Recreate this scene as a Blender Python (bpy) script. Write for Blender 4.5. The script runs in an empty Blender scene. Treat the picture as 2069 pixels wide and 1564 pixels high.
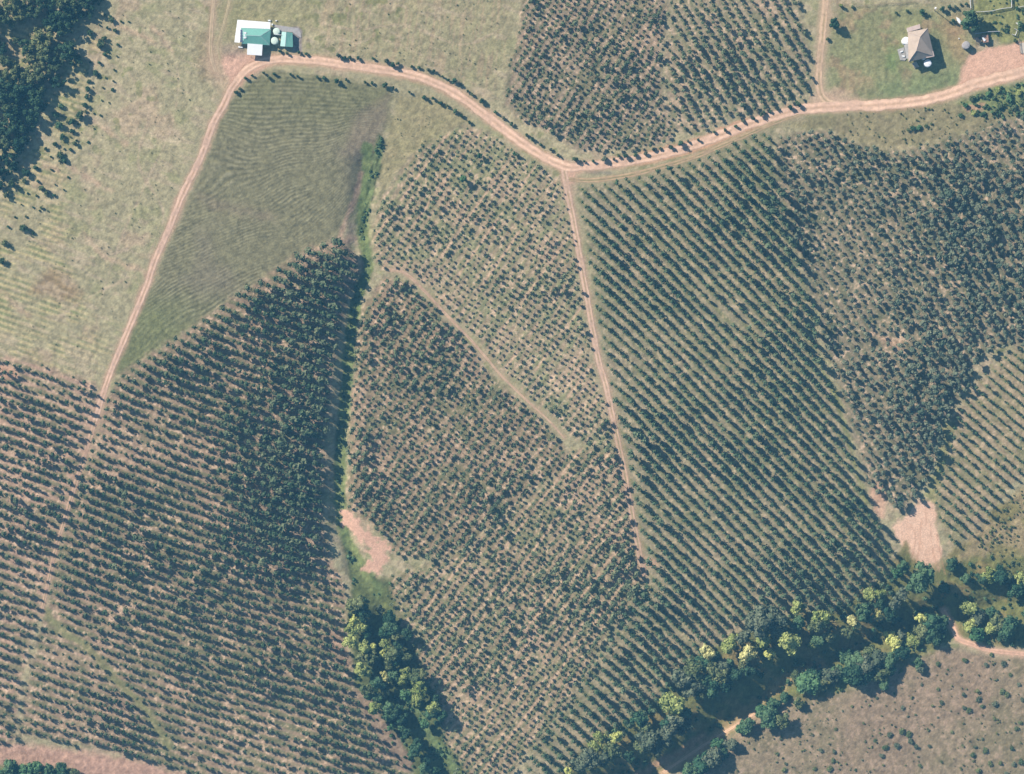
import bpy, math, random
import numpy as np
from math import radians, sin, cos, pi, sqrt

random.seed(7)
rng = np.random.default_rng(11)
scene = bpy.context.scene
COL = scene.collection

# ------------------------------------------------------------------ camera, sky, sun, exposure
M = 0.25                      # metres on the ground per photograph pixel
CX, CY = 1034.5, 782.0
ALT = 1625.0
SUN_EL, SUN_AZ = 33.0, 37.0   # elevation; angle of the shadows below the x axis

cam_d = bpy.data.cameras.new("camera")
cam = bpy.data.objects.new("camera", cam_d)
COL.objects.link(cam)
cam.location = (0, 0, ALT)
cam.rotation_euler = (0, 0, 0)
cam_d.sensor_width = 36.0
cam_d.sensor_fit = 'HORIZONTAL'
cam_d.lens = 36.0 * (ALT / M) / 2069.0
cam_d.clip_start = 10.0
cam_d.clip_end = 20000.0
scene.camera = cam

world = bpy.data.worlds.new("World")
scene.world = world
world.use_nodes = True
wn = world.node_tree.nodes
wl = world.node_tree.links
bg = wn.get("Background") or wn.new("ShaderNodeBackground")
sky = wn.new("ShaderNodeTexSky")
sky.sky_type = 'NISHITA'
sky.sun_disc = False
sky.sun_elevation = radians(SUN_EL)
sky.sun_rotation = radians(SUN_AZ - 90.0)
sky.air_density = 1.0
sky.dust_density = 0.6
wl.new(sky.outputs[0], bg.inputs[0])
bg.inputs[1].default_value = 0.05

sun_d = bpy.data.lights.new("sun", 'SUN')
sun = bpy.data.objects.new("sun", sun_d)
COL.objects.link(sun)
sun_d.energy = 5.0
sun_d.angle = radians(0.53)
sun_d.color = (1.0, 0.93, 0.84)
from mathutils import Vector
sdir = Vector((cos(radians(SUN_EL)) * cos(radians(SUN_AZ)), -cos(radians(SUN_EL)) * sin(radians(SUN_AZ)), -sin(radians(SUN_EL))))
sun.rotation_euler = sdir.to_track_quat('-Z', 'Y').to_euler()

scene.view_settings.view_transform = 'Standard'
scene.view_settings.look = 'None'
scene.view_settings.exposure = 0.83
scene.view_settings.gamma = 1.0
scene.render.engine = 'CYCLES'
scene.cycles.max_bounces = 4
scene.cycles.diffuse_bounces = 2
scene.cycles.glossy_bounces = 1
scene.cycles.transmission_bounces = 2
scene.cycles.volume_bounces = 0
scene.cycles.volume_max_steps = 64

# ------------------------------------------------------------------ helpers: colour, noise, geometry
def s2l(v):
    v = np.asarray(v, float) / 255.0
    return np.where(v <= 0.04045, v / 12.92, ((v + 0.055) / 1.055) ** 2.4)

VEIL = np.array([0.008, 0.032, 0.049])
KLIT = np.array([1.17, 1.12, 1.05])
def alb(r, g, b):
    """base colour of a level sunlit surface that is to look like this sRGB value through the haze"""
    return np.clip((s2l((r, g, b)) - VEIL) / KLIT, 0.004, 0.85)

TAB = [np.random.default_rng(100 + i).random((256, 256)) for i in range(12)]
def vn(x, y, seed=0):
    t = TAB[seed % 12]
    x = np.asarray(x, float) + seed * 17.31
    y = np.asarray(y, float) + seed * 9.77
    xi = np.floor(x).astype(np.int64); yi = np.floor(y).astype(np.int64)
    fx = x - xi; fy = y - yi
    fx = fx * fx * (3 - 2 * fx); fy = fy * fy * (3 - 2 * fy)
    a = t[xi & 255, yi & 255]; b = t[(xi + 1) & 255, yi & 255]
    c = t[xi & 255, (yi + 1) & 255]; d = t[(xi + 1) & 255, (yi + 1) & 255]
    return (a * (1 - fx) + b * fx) * (1 - fy) + (c * (1 - fx) + d * fx) * fy
def fbm(x, y, scale, octv=4, seed=0, gain=0.5):
    s = 0.0; amp = 1.0; tot = 0.0; f = 1.0 / scale
    for o in range(octv):
        s = s + amp * vn(np.asarray(x) * f, np.asarray(y) * f, seed + o); tot += amp
        amp *= gain; f *= 2.03
    return s / tot
def sstep(a, b, x):
    t = np.clip((x - a) / (b - a), 0, 1)
    return t * t * (3 - 2 * t)
def seg_dist(x, y, pts):
    d = np.full(np.shape(x), 1e9)
    for (ax, ay), (bx, by) in zip(pts[:-1], pts[1:]):
        vx, vy = bx - ax, by - ay
        L = vx * vx + vy * vy + 1e-9
        t = np.clip(((x - ax) * vx + (y - ay) * vy) / L, 0, 1)
        d = np.minimum(d, (x - ax - t * vx) ** 2 + (y - ay - t * vy) ** 2)
    return np.sqrt(d)
def poly_sd(x, y, poly):
    """signed distance, negative inside"""
    d = seg_dist(x, y, list(poly) + [poly[0]])
    ins = np.zeros(np.shape(x), bool)
    n = len(poly)
    for i in range(n):
        ax, ay = poly[i]; bx, by = poly[(i + 1) % n]
        if ay == by: continue
        c = ((ay > y) != (by > y)) & (x < (bx - ax) * (y - ay) / (by - ay) + ax)
        ins ^= c
    return np.where(ins, -d, d)
def smooth_line(pts, step=3.0):
    """Catmull-Rom through the points, resampled"""
    P = [np.array(p, float) for p in pts]
    P = [2 * P[0] - P[1]] + P + [2 * P[-1] - P[-2]]
    out = []
    for i in range(1, len(P) - 2):
        n = max(2, int(np.linalg.norm(P[i + 1] - P[i]) / step))
        for k in range(n):
            t = k / n
            out.append(0.5 * ((2 * P[i]) + (-P[i - 1] + P[i + 1]) * t + (2 * P[i - 1] - 5 * P[i] + 4 * P[i + 1] - P[i + 2]) * t * t + (-P[i - 1] + 3 * P[i] - 3 * P[i + 1] + P[i + 2]) * t ** 3))
    out.append(P[-2])
    return np.array(out)

CREEK_W = [(735,330),(728,420),(722,500),(708,620),(697,760),(684,900),(683,1040),(715,1150),(765,1220),(772,1300),(790,1370),(820,1440),(860,1500),(905,1564),(950,1660)]
CREEK_E = [(1060,1660),(1200,1592),(1330,1545),(1430,1485),(1510,1425),(1590,1368),(1680,1325),(1780,1292),(1870,1250),(1960,1240),(2069,1205),(2180,1190)]
def zf(px, py):
    px = np.asarray(px, float); py = np.asarray(py, float)
    far = np.exp(-(np.maximum(0, np.abs(px - CX) - 1300) / 1500) ** 2 - (np.maximum(0, np.abs(py - CY) - 1050) / 1500) ** 2)
    z = 4.0 * (fbm(px, py, 520, 2, 3) - 0.5)
    near = (np.abs(px - CX) < 1500) & (np.abs(py - CY) < 1300)
    if np.any(near):
        d1 = np.full(px.shape, 1e4); d2 = d1.copy()
        d1[near] = seg_dist(px[near], py[near], CREEK_W); d2[near] = seg_dist(px[near], py[near], CREEK_E)
        z = z - 2.4 * np.exp(-(d1 / 20) ** 2) - 4.0 * np.exp(-(d2 / 34) ** 2)
    return z * far
def zs(px, py):
    return float(zf(np.array([px]), np.array([py]))[0])
def P(px, py, h=0.0):
    """photograph pixel at height h above datum -> place in the world"""
    k = M * (ALT - h) / ALT
    return ((px - CX) * k, (CY - py) * k, h)

def node_mat(name):
    m = bpy.data.materials.new(name)
    m.use_nodes = True
    nt = m.node_tree
    for n in list(nt.nodes): nt.nodes.remove(n)
    out = nt.nodes.new("ShaderNodeOutputMaterial")
    return m, nt, out
def plain_mat(name, col, rough=0.8, spec=0.3, var=0.15, scale=1.2, wave=None, metallic=0.0, bump=0.0):
    m, nt, out = node_mat(name)
    b = nt.nodes.new("ShaderNodeBsdfPrincipled")
    b.inputs['Roughness'].default_value = rough
    b.inputs['Metallic'].default_value = metallic
    b.inputs['Specular IOR Level'].default_value = spec
    tc = nt.nodes.new("ShaderNodeTexCoord")
    ns = nt.nodes.new("ShaderNodeTexNoise")
    ns.inputs['Scale'].default_value = scale
    ns.inputs['Detail'].default_value = 5
    nt.links.new(tc.outputs['Object'], ns.inputs['Vector'])
    rp = nt.nodes.new("ShaderNodeMapRange")
    rp.inputs['From Min'].default_value = 0.3; rp.inputs['From Max'].default_value = 0.7
    rp.inputs['To Min'].default_value = 1 - var; rp.inputs['To Max'].default_value = 1 + var
    nt.links.new(ns.outputs['Fac'], rp.inputs['Value'])
    mx = nt.nodes.new("ShaderNodeVectorMath"); mx.operation = 'SCALE'
    mx.inputs[0].default_value = tuple(col)
    nt.links.new(rp.outputs[0], mx.inputs['Scale'])
    nt.links.new(mx.outputs[0], b.inputs['Base Color'])
    if wave:
        w = nt.nodes.new("ShaderNodeTexWave")
        w.wave_type = 'BANDS'; w.bands_direction = wave
        w.inputs['Scale'].default_value = 1.3
        nt.links.new(tc.outputs['Object'], w.inputs['Vector'])
        bp = nt.nodes.new("ShaderNodeBump")
        bp.inputs['Strength'].default_value = 0.5; bp.inputs['Distance'].default_value = 0.04
        nt.links.new(w.outputs['Fac'], bp.inputs['Height'])
        nt.links.new(bp.outputs[0], b.inputs['Normal'])
    nt.links.new(b.outputs[0], out.inputs['Surface'])
    return m
def leaf_mat(name, ca, cb, trans=0.15):
    """ca..cb: the two leaf colours that the clumps vary between"""
    m, nt, out = node_mat(name)
    at = nt.nodes.new("ShaderNodeAttribute"); at.attribute_name = 'tint'
    oi = nt.nodes.new("ShaderNodeObjectInfo")
    ma = nt.nodes.new("ShaderNodeMath"); ma.operation = 'MULTIPLY_ADD'
    ma.inputs[1].default_value = 0.7; ma.inputs[2].default_value = -0.35
    nt.links.new(oi.outputs['Random'], ma.inputs[0])
    ad = nt.nodes.new("ShaderNodeMath"); ad.operation = 'ADD'; ad.use_clamp = True
    nt.links.new(at.outputs['Fac'], ad.inputs[0]); nt.links.new(ma.outputs[0], ad.inputs[1])
    mix = nt.nodes.new("ShaderNodeMix"); mix.data_type = 'RGBA'
    mix.inputs[6].default_value = (*ca, 1); mix.inputs[7].default_value = (*cb, 1)
    nt.links.new(ad.outputs[0], mix.inputs[0])
    d = nt.nodes.new("ShaderNodeBsdfDiffuse"); t = nt.nodes.new("ShaderNodeBsdfTranslucent")
    nt.links.new(mix.outputs[2], d.inputs[0]); nt.links.new(mix.outputs[2], t.inputs[0])
    ms = nt.nodes.new("ShaderNodeMixShader"); ms.inputs[0].default_value = trans
    nt.links.new(d.outputs[0], ms.inputs[1]); nt.links.new(t.outputs[0], ms.inputs[2])
    nt.links.new(ms.outputs[0], out.inputs['Surface'])
    return m
def attr_mat(name, fine=0.22, scale=1.6, bump=0.3):
    m, nt, out = node_mat(name)
    b = nt.nodes.new("ShaderNodeBsdfPrincipled")
    b.inputs['Roughness'].default_value = 0.95
    b.inputs['Specular IOR Level'].default_value = 0.1
    at = nt.nodes.new("ShaderNodeAttribute"); at.attribute_name = 'soil_colour'
    tc = nt.nodes.new("ShaderNodeTexCoord")
    ns = nt.nodes.new("ShaderNodeTexNoise"); ns.inputs['Scale'].default_value = scale; ns.inputs['Detail'].default_value = 4
    nt.links.new(tc.outputs['Object'], ns.inputs['Vector'])
    rp = nt.nodes.new("ShaderNodeMapRange")
    rp.inputs['From Min'].default_value = 0.25; rp.inputs['From Max'].default_value = 0.75
    rp.inputs['To Min'].default_value = 1 - fine; rp.inputs['To Max'].default_value = 1 + fine
    nt.links.new(ns.outputs['Fac'], rp.inputs['Value'])
    mx = nt.nodes.new("ShaderNodeVectorMath"); mx.operation = 'SCALE'
    nt.links.new(at.outputs['Color'], mx.inputs[0]); nt.links.new(rp.outputs[0], mx.inputs['Scale'])
    nt.links.new(mx.outputs[0], b.inputs['Base Color'])
    nt.links.new(b.outputs[0], out.inputs['Surface'])
    return m

def tag(o, label=None, cat=None, group=None, kind=None):
    if label: o['label'] = label
    if cat: o['category'] = cat
    if group: o['group'] = group
    if kind: o['kind'] = kind
    return o
def np_mesh(name, V, F, mats, attrs=None, smooth=False, midx=None):
    """V (n,3), F (m,k) index array"""
    me = bpy.data.meshes.new(name)
    V = np.ascontiguousarray(V, np.float32); F = np.ascontiguousarray(F, np.int32)
    k = F.shape[1]
    me.vertices.add(len(V)); me.vertices.foreach_set('co', V.ravel())
    me.loops.add(F.size); me.loops.foreach_set('vertex_index', F.ravel())
    me.polygons.add(len(F))
    me.polygons.foreach_set('loop_start', np.arange(0, F.size, k, dtype=np.int32))
    try: me.polygons.foreach_set('loop_total', np.full(len(F), k, np.int32))
    except Exception: pass
    for m in mats: me.materials.append(m)
    if midx is not None: me.polygons.foreach_set('material_index', np.ascontiguousarray(midx, np.int32))
    me.polygons.foreach_set('use_smooth', np.full(len(F), bool(smooth)))
    for an, (typ, arr) in (attrs or {}).items():
        a = me.attributes.new(an, typ, 'POINT')
        a.data.foreach_set('color' if typ == 'FLOAT_COLOR' else 'value', np.ascontiguousarray(arr, np.float32).ravel())
    me.update(calc_edges=True)
    return me
def link(name, me, parent=None, loc=(0, 0, 0)):
    o = bpy.data.objects.new(name, me)
    COL.objects.link(o); o.location = loc
    if parent is not None: o.parent = parent
    return o
def empty(name, loc, rz=0.0):
    o = bpy.data.objects.new(name, None)
    COL.objects.link(o); o.location = loc; o.rotation_euler = (0, 0, rz)
    o.empty_display_size = 0.5
    return o
ONES = "zeroth first second third fourth fifth sixth seventh eighth ninth tenth eleventh twelfth thirteenth fourteenth fifteenth sixteenth seventeenth eighteenth nineteenth".split()
TENS = {2: "twent", 3: "thirt", 4: "fort", 5: "fift", 6: "sixt", 7: "sevent", 8: "eight", 9: "ninet"}
def nth(n):
    if n < 20: return ONES[n]
    if n < 100:
        t, u = divmod(n, 10)
        return TENS[t] + ("ieth" if u == 0 else "y-" + ONES[u])
    return "hundred and " + nth(n - 100) if n > 100 else "hundredth"

class MB:
    """collects solids in world coordinates, builds ONE mesh object"""
    def __init__(s): s.v = []; s.f = []
    def add(s, vs, fs):
        n = len(s.v); s.v += [tuple(map(float, v)) for v in vs]; s.f += [tuple(i + n for i in f) for f in fs]
    def prism(s, pts, z0, z1):
        n = len(pts); z0s = z0 if hasattr(z0, '__len__') else [z0] * n; z1s = z1 if hasattr(z1, '__len__') else [z1] * n
        vs = [(p[0], p[1], z0s[i]) for i, p in enumerate(pts)] + [(p[0], p[1], z1s[i]) for i, p in enumerate(pts)]
        s.add(vs, [tuple(range(n - 1, -1, -1)), tuple(range(n, 2 * n))] + [(i, (i + 1) % n, n + (i + 1) % n, n + i) for i in range(n)])
    def sheet(s, pts, th=0.08):
        """a roof plane with thickness"""
        n = len(pts)
        vs = [tuple(p) for p in pts] + [(p[0], p[1], p[2] - th) for p in pts]
        s.add(vs, [tuple(range(n)), tuple(range(2 * n - 1, n - 1, -1))] + [(i, n + i, n + (i + 1) % n, (i + 1) % n) for i in range(n)])
    def cyl(s, c, r0, r1, z0, z1, n=28, cap=0.0):
        vs = []; fs = []
        for r, z in ((r0, z0), (r1, z1)):
            vs += [(c[0] + r * cos(2 * pi * i / n), c[1] + r * sin(2 * pi * i / n), z) for i in range(n)]
        fs += [(i, (i + 1) % n, n + (i + 1) % n, n + i) for i in range(n)]
        vs += [(c[0], c[1], z1 + cap), (c[0], c[1], z0)]
        fs += [(n + i, n + (i + 1) % n, 2 * n) for i in range(n)] + [((i + 1) % n, i, 2 * n + 1) for i in range(n)]
        s.add(vs, fs)
    def bar(s, a, b, r, n=6):
        a = Vector(a); b = Vector(b); d = (b - a).normalized()
        u = d.orthogonal().normalized(); w = d.cross(u)
        vs = [tuple(p + (u * cos(2 * pi * i / n) + w * sin(2 * pi * i / n)) * r) for p in (a, b) for i in range(n)]
        s.add(vs, [(i, (i + 1) % n, n + (i + 1) % n, n + i) for i in range(n)] + [tuple(range(n - 1, -1, -1)), tuple(range(n, 2 * n))])
    def build(s, name, mat, parent=None, origin=(0, 0, 0), smooth=False):
        me = bpy.data.meshes.new(name)
        if parent is not None and parent.type == 'EMPTY' : origin = parent.location
        elif parent is not None and parent.parent is not None: origin = parent.parent.location
        me.from_pydata([(v[0] - origin[0], v[1] - origin[1], v[2] - origin[2]) for v in s.v], [], s.f)
        me.materials.append(mat)
        if smooth:
            for p in me.polygons: p.use_smooth = True
        me.update()
        o = bpy.data.objects.new(name, me); COL.objects.link(o)
        if parent is not None: o.parent = parent
        else: o.location = origin
        return o

# ------------------------------------------------------------------ where things lie (photograph pixels)
ROAD_MAIN = [(478,165),(505,136),(555,120),(640,123),(700,131),(760,139),(830,151),(880,168),(930,195),(980,231),(1030,270),(1080,305),(1120,328),(1152,338),(1190,335),(1250,328),(1320,316),(1400,294),(1480,263),(1550,239),(1620,221),(1700,214),(1780,212),(1860,203),(1920,189),(1970,170),(2069,145),(2200,115)]
TRACK_W = [(490,150),(466,182),(452,212),(430,252),(405,320),(370,392),(340,466),(315,522),(295,580),(270,640),(245,700),(222,755),(207,800),(192,850)]
TRACK_W2 = [(192,850),(176,905),(160,955),(146,1000),(128,1060),(110,1120),(97,1180),(84,1240)]
TRACK_S = [(1140,342),(1148,392),(1160,450),(1172,520),(1183,580),(1195,650),(1208,720),(1225,782),(1240,850)]
TRACK_S2 = [(1240,850),(1255,920),(1268,990),(1281,1060),(1293,1120),(1302,1165)]
TRACK_N = [(1670,-60),(1668,0),(1663,60),(1658,110),(1655,160),(1664,198),(1695,214)]
TRACK_P = [(1148,362),(1190,364),(1240,359),(1300,347),(1400,318),(1480,285),(1560,250),(1620,228)]
TRACK_D = [(785,545),(815,550),(850,580),(885,618),(925,660),(955,691),(985,726),(1010,756),(1040,786),(1072,816),(1110,851),(1140,885)]
TRACK_NW = [(436,-60),(432,0),(427,60),(426,110),(436,145)]
TRACK_NW2 = [(470,-60),(464,0),(452,50),(441,90),(444,120)]
TRACK_SE = [(1908,1235),(1924,1262),(1936,1290),(1965,1302),(2000,1314),(2069,1322),(2160,1330)]
TRACK_C = [(1340,1562),(1380,1535),(1430,1502),(1485,1468),(1530,1440)]

FIELD = [(466,210),(500,165),(540,150),(620,152),(700,160),(780,178),(795,192),(782,250),(760,330),(735,380),(716,430),(690,470),(620,500),(560,540),(490,585),(430,630),(360,680),(300,715),(245,752),(226,752),(300,592),(350,472),(412,330),(445,245)]
BLOCK_A = [(245,755),(300,717),(360,682),(430,632),(490,587),(560,542),(620,502),(690,480),(712,508),(724,540),(708,590),(690,640),(682,700),(672,760),(664,830),(658,900),(653,960),(650,1020),(656,1080),(668,1130),(692,1180),(700,1225),(692,1290),(706,1340),(716,1390),(735,1440),(765,1490),(815,1540),(850,1600),(420,1600),(300,1537),(160,1500),(40,1485),(60,1370),(92,1240),(118,1120),(150,1010),(185,905),(212,812)]
BLOCK_B = [(-80,708),(60,728),(190,775),(205,800),(180,890),(150,980),(120,1080),(95,1180),(70,1270),(45,1370),(25,1500),(-80,1500)]
BLOCK_C = [(860,290),(940,252),(985,268),(1060,320),(1118,345),(1138,375),(1150,450),(1160,520),(1172,600),(1188,690),(1208,780),(1230,850),(1245,900),(1190,900),(1150,880),(1105,835),(1060,795),(1010,745),(965,685),(920,640),(880,600),(830,548),(770,545),(750,520),(755,470),(765,400),(810,340)]
BLOCK_D = [(775,560),(825,570),(870,615),(915,665),(955,705),(990,755),(1030,790),(1075,830),(1120,880),(1150,920),(1120,960),(1060,1010),(990,1060),(940,1110),(880,1130),(800,1120),(770,1080),(720,1035),(704,1030),(704,900),(711,780),(715,690),(735,620)]
BLOCK_E = [(1150,905),(1245,905),(1258,960),(1272,1040),(1288,1120),(1295,1175),(1270,1220),(1230,1270),(1200,1330),(1160,1400),(1110,1470),(1060,1520),(1010,1600),(930,1600),(890,1500),(885,1430),(850,1380),(835,1320),(800,1240),(775,1200),(790,1165),(870,1140),(950,1110),(1000,1060),(1070,1010),(1120,965)]
BLOCK_F = [(1165,375),(1240,368),(1310,352),(1400,322),(1490,285),(1560,262),(1560,330),(1580,400),(1600,480),(1625,560),(1650,640),(1650,700),(1665,760),(1690,820),(1715,880),(1735,950),(1760,1030),(1790,1090),(1810,1150),(1800,1200),(1745,1235),(1690,1240),(1640,1225),(1560,1235),(1500,1255),(1440,1300),(1390,1340),(1350,1390),(1330,1430),(1260,1480),(1190,1520),(1140,1560),(1060,1560),(1080,1500),(1140,1430),(1190,1350),(1240,1270),(1290,1200),(1315,1165),(1300,1110),(1285,1040),(1270,960),(1250,880),(1238,800),(1222,720),(1208,640),(1196,560),(1180,470)]
BLOCK_G = [(1570,275),(1620,262),(1680,268),(1740,292),(1800,305),(1860,296),(1940,275),(2000,250),(2069,235),(2160,225),(2160,690),(2030,700),(1975,720),(1950,790),(1910,850),(1905,900),(1880,960),(1850,1000),(1820,1030),(1790,1020),(1755,975),(1725,880),(1700,810),(1690,750),(1660,680),(1660,630),(1632,560),(1605,480),(1585,400),(1565,320)]
BLOCK_H1 = [(1060,-60),(1350,-60),(1350,40),(1335,120),(1340,200),(1360,250),(1350,290),(1290,300),(1220,305),(1170,300),(1100,262),(1050,240),(1020,210),(1030,130),(1050,60)]
BLOCK_H2 = [(1355,-60),(1600,-60),(1610,20),(1630,80),(1640,160),(1640,190),(1560,218),(1480,240),(1400,268),(1362,260),(1345,200),(1340,120),(1355,40)]
BLOCK_I = [(2160,690),(2050,705),(2010,735),(1975,770),(1925,850),(1915,890),(1895,950),(1880,1010),(1905,1060),(1915,1100),(1945,1100),(1985,1050),(2040,985),(2069,955),(2160,900)]
FAN = [(1868,1008),(1888,1022),(1894,1062),(1898,1100),(1904,1140),(1910,1172),(1885,1182),(1850,1140),(1835,1125),(1822,1100),(1808,1085),(1806,1066),(1830,1040)]
BARE = [(688,1030),(706,1036),(732,1062),(762,1088),(786,1108),(782,1140),(770,1154),(742,1160),(732,1148),(748,1128),(742,1104),(714,1078),(690,1056)]
YARD_E = [(1946,138),(1962,108),(1990,98),(2030,92),(2160,75),(2160,135),(2069,160),(1985,178),(1935,188)]
LAWN_E = [(1690,20),(1860,10),(1960,40),(1965,90),(1945,130),(1930,180),(1860,200),(1720,205),(1672,195),(1668,100)]
SCRUB = [(1505,1440),(1560,1420),(1600,1395),(1740,1390),(1820,1350),(1900,1305),(2000,1325),(2160,1335),(2160,1700),(1280,1700),(1400,1545)]
RIPAR = [(1190,1500),(1330,1410),(1400,1330),(1540,1250),(1700,1225),(1790,1170),(1830,1100),(1860,1150),(1940,1130),(2160,1110),(2160,1325),(1940,1290),(1830,1340),(1700,1400),(1560,1420),(1450,1500),(1340,1580),(1150,1650),(1050,1650)]
RIPAR_W = [(690,1080),(735,1160),(790,1170),(800,1240),(850,1340),(890,1430),(900,1500),(980,1600),(860,1600),(810,1530),(750,1450),(715,1360),(700,1260),(710,1180)]
TUSSOCK = [(1915,1165),(1925,1110),(1960,1085),(2010,1030),(2069,985),(2160,930),(2160,1140),(2000,1150)]
APRON = [(440,108),(470,108),(545,116),(560,128),(520,140),(492,160),(470,172),(455,150)]

# name: polygon, row angle (down to the right, degrees), row gap, tree gap, jitter, survival, radius, height/radius
BLOCKS = {
 'A':  (BLOCK_A, 18.5, 18.3, 11.8, 1.1, 0.94, 6.5, 4.2),
 'B':  (BLOCK_B, 18.5, 18.3, 11.5, 1.4, 0.90, 5.0, 3.2),
 'C':  (BLOCK_C, -55.0, 16.5, 11.5, 1.6, 0.92, 4.3, 2.8),
 'D':  (BLOCK_D, -55.0, 16.5, 10.8, 2.0, 0.94, 5.2, 3.2),
 'E':  (BLOCK_E, -52.0, 17.0, 11.0, 1.7, 0.93, 5.1, 3.0),
 'F':  (BLOCK_F, 45.0, 18.6, 10.8, 0.9, 0.96, 5.5, 3.9),
 'G':  (BLOCK_G, 58.0, 16.0, 12.5, 2.2, 0.95, 6.2, 5.0),
 'H1': (BLOCK_H1, -56.0, 16.5, 10.0, 1.9, 0.93, 4.7, 2.8),
 'H2': (BLOCK_H2, 60.0, 18.0, 10.0, 1.4, 0.93, 4.8, 3.0),
 'I':  (BLOCK_I, 41.5, 17.0, 9.5, 1.0, 0.78, 3.7, 3.4),
}
def block_warp(nm, t, p):
    s = {'A':1,'B':1,'C':2,'D':3,'E':4,'F':5,'G':6,'H1':7,'H2':8,'I':9}[nm]
    a = 26.0 if nm in 'AB' else (34.0 if nm == 'F' else 20.0)
    return a * (vn(t / 420.0, p / 420.0, s) - 0.5)
def block_tp(nm, x, y):
    th = radians(BLOCKS[nm][1])
    return x * cos(th) + y * sin(th), -x * sin(th) + y * cos(th)
def block_phase(nm, x, y):
    t, p = block_tp(nm, x, y)
    return (p + block_warp(nm, t, p)) / BLOCKS[nm][2]

# ------------------------------------------------------------------ the ground: one sheet
FINE = 2.0
def axis(lo, hi):
    out = [lo - 60, lo - 140, lo - 300, lo - 700, lo - 1600, lo - 3600, lo - 9000]
    out2 = [hi + 60, hi + 140, hi + 300, hi + 700, hi + 1600, hi + 3600, hi + 9000]
    return np.array(out[::-1] + list(np.arange(lo, hi + 0.1, FINE)) + out2)
ax = axis(-90, 2160); ay = axis(-90, 1654)
GX, GY = np.meshgrid(ax, ay)
NXg, NYg = len(ax), len(ay)

class Lay:
    def __init__(s): s.m = None
def pmask(poly, soft=4.0, rag=5.0, seed=1, rs=14):
    xs = [p[0] for p in poly]; ys = [p[1] for p in poly]
    m = np.zeros(GX.shape)
    pad = soft + rag + 4
    i0, i1 = np.searchsorted(ax, (min(xs) - pad, max(xs) + pad)); j0, j1 = np.searchsorted(ay, (min(ys) - pad, max(ys) + pad))
    sx = GX[j0:j1, i0:i1]; sy = GY[j0:j1, i0:i1]
    d = poly_sd(sx, sy, poly) + rag * 2 * (fbm(sx, sy, rs, 3, seed) - 0.5)
    m[j0:j1, i0:i1] = 1 - sstep(-soft, soft, d)
    return m
def lmask(line, w, soft, rag=4.0, seed=2, rs=12):
    L = smooth_line(line, 8)
    xs = L[:, 0]; ys = L[:, 1]; pad = w + soft + rag + 4
    m = np.zeros(GX.shape)
    i0, i1 = np.searchsorted(ax, (xs.min() - pad, xs.max() + pad)); j0, j1 = np.searchsorted(ay, (ys.min() - pad, ys.max() + pad))
    sx = GX[j0:j1, i0:i1]; sy = GY[j0:j1, i0:i1]
    d = seg_dist(sx, sy, [tuple(q) for q in L]) + rag * 2 * (fbm(sx, sy, rs, 3, seed) - 0.5)
    m[j0:j1, i0:i1] = 1 - sstep(w - soft, w + soft, d)
    return m

n_big = fbm(GX, GY, 170, 4, 5); n_mid = fbm(GX, GY, 38, 4, 6); n_fine = fbm(GX, GY, 7, 3, 7, 0.7)
n_white = rng.random(GX.shape)
C = np.zeros(GX.shape + (3,))
Hm = np.zeros(GX.shape)          # small relief, metres
Rg = np.full(GX.shape, 0.17)     # roughness of that relief
def lay(m, col, k=1.0):
    global C
    m = np.clip(m * k, 0, 1)[..., None]
    C = C * (1 - m) + np.asarray(col) * m
def rough(m, v):
    global Rg
    Rg = Rg * (1 - m) + v * m
TAN = alb(180, 166, 136); TANG = alb(168, 159, 128); PINK = alb(196, 162, 138); OLIVE = alb(126, 130, 96)
C[:] = TANG
lay(sstep(0.42, 0.62, n_big), alb(178, 166, 134), 0.8)
lay(sstep(0.55, 0.72, n_mid), alb(154, 152, 116), 0.7)
lay(sstep(0.60, 0.75, fbm(GX, GY, 60, 4, 9)), alb(182, 158, 134), 0.6)
# pasture streaks on the left, running like the old rows
west = pmask([(-90,60),(230,40),(205,120),(170,230),(120,380),(150,560),(230,740),(190,770),(-90,705)], 30, 10)
ph = block_phase('B', GX, GY)
lay(west * sstep(0.1, 0.9, np.cos(2 * pi * ph * 1.5)) * sstep(0.3, 0.55, n_mid), alb(198, 180, 134), 0.75)
lay(west * sstep(0.2, 0.9, -np.cos(2 * pi * ph * 1.5)) * sstep(0.35, 0.6, n_mid), alb(120, 132, 94), 0.6)
lay(pmask([(100,540),(140,560),(165,590),(150,610),(60,590)], 14, 10), alb(150, 126, 104), 0.7)
for ln in ([(235,50),(270,65),(310,85)], [(190,245),(225,270),(255,290)], [(130,330),(170,355),(225,388)], [(310,55),(350,105)], [(170,470),(215,520),(330,560)], [(90,335),(120,345)], [(0,590),(60,640)]):
    lay(lmask(ln, 4, 6, 6), alb(198, 168, 142), 0.65)
lay(pmask([(395,70),(425,60),(432,110),(440,150),(410,165),(395,120)], 10, 10), alb(150, 138, 112), 0.8)
lay(pmask([(640,-60),(1030,-60),(1030,60),(1000,200),(930,170),(800,130),(640,100)], 20, 12), alb(158, 150, 118), 0.6)
strk = fbm(GX * 3.0 + GY * 0.4, GY * 0.28, 12, 3, 4)
lay(pmask([(640,-60),(1030,-60),(1015,120),(980,215),(900,160),(640,100)], 20, 12) * sstep(0.5, 0.65, strk), alb(176, 156, 128), 0.7)
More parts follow.
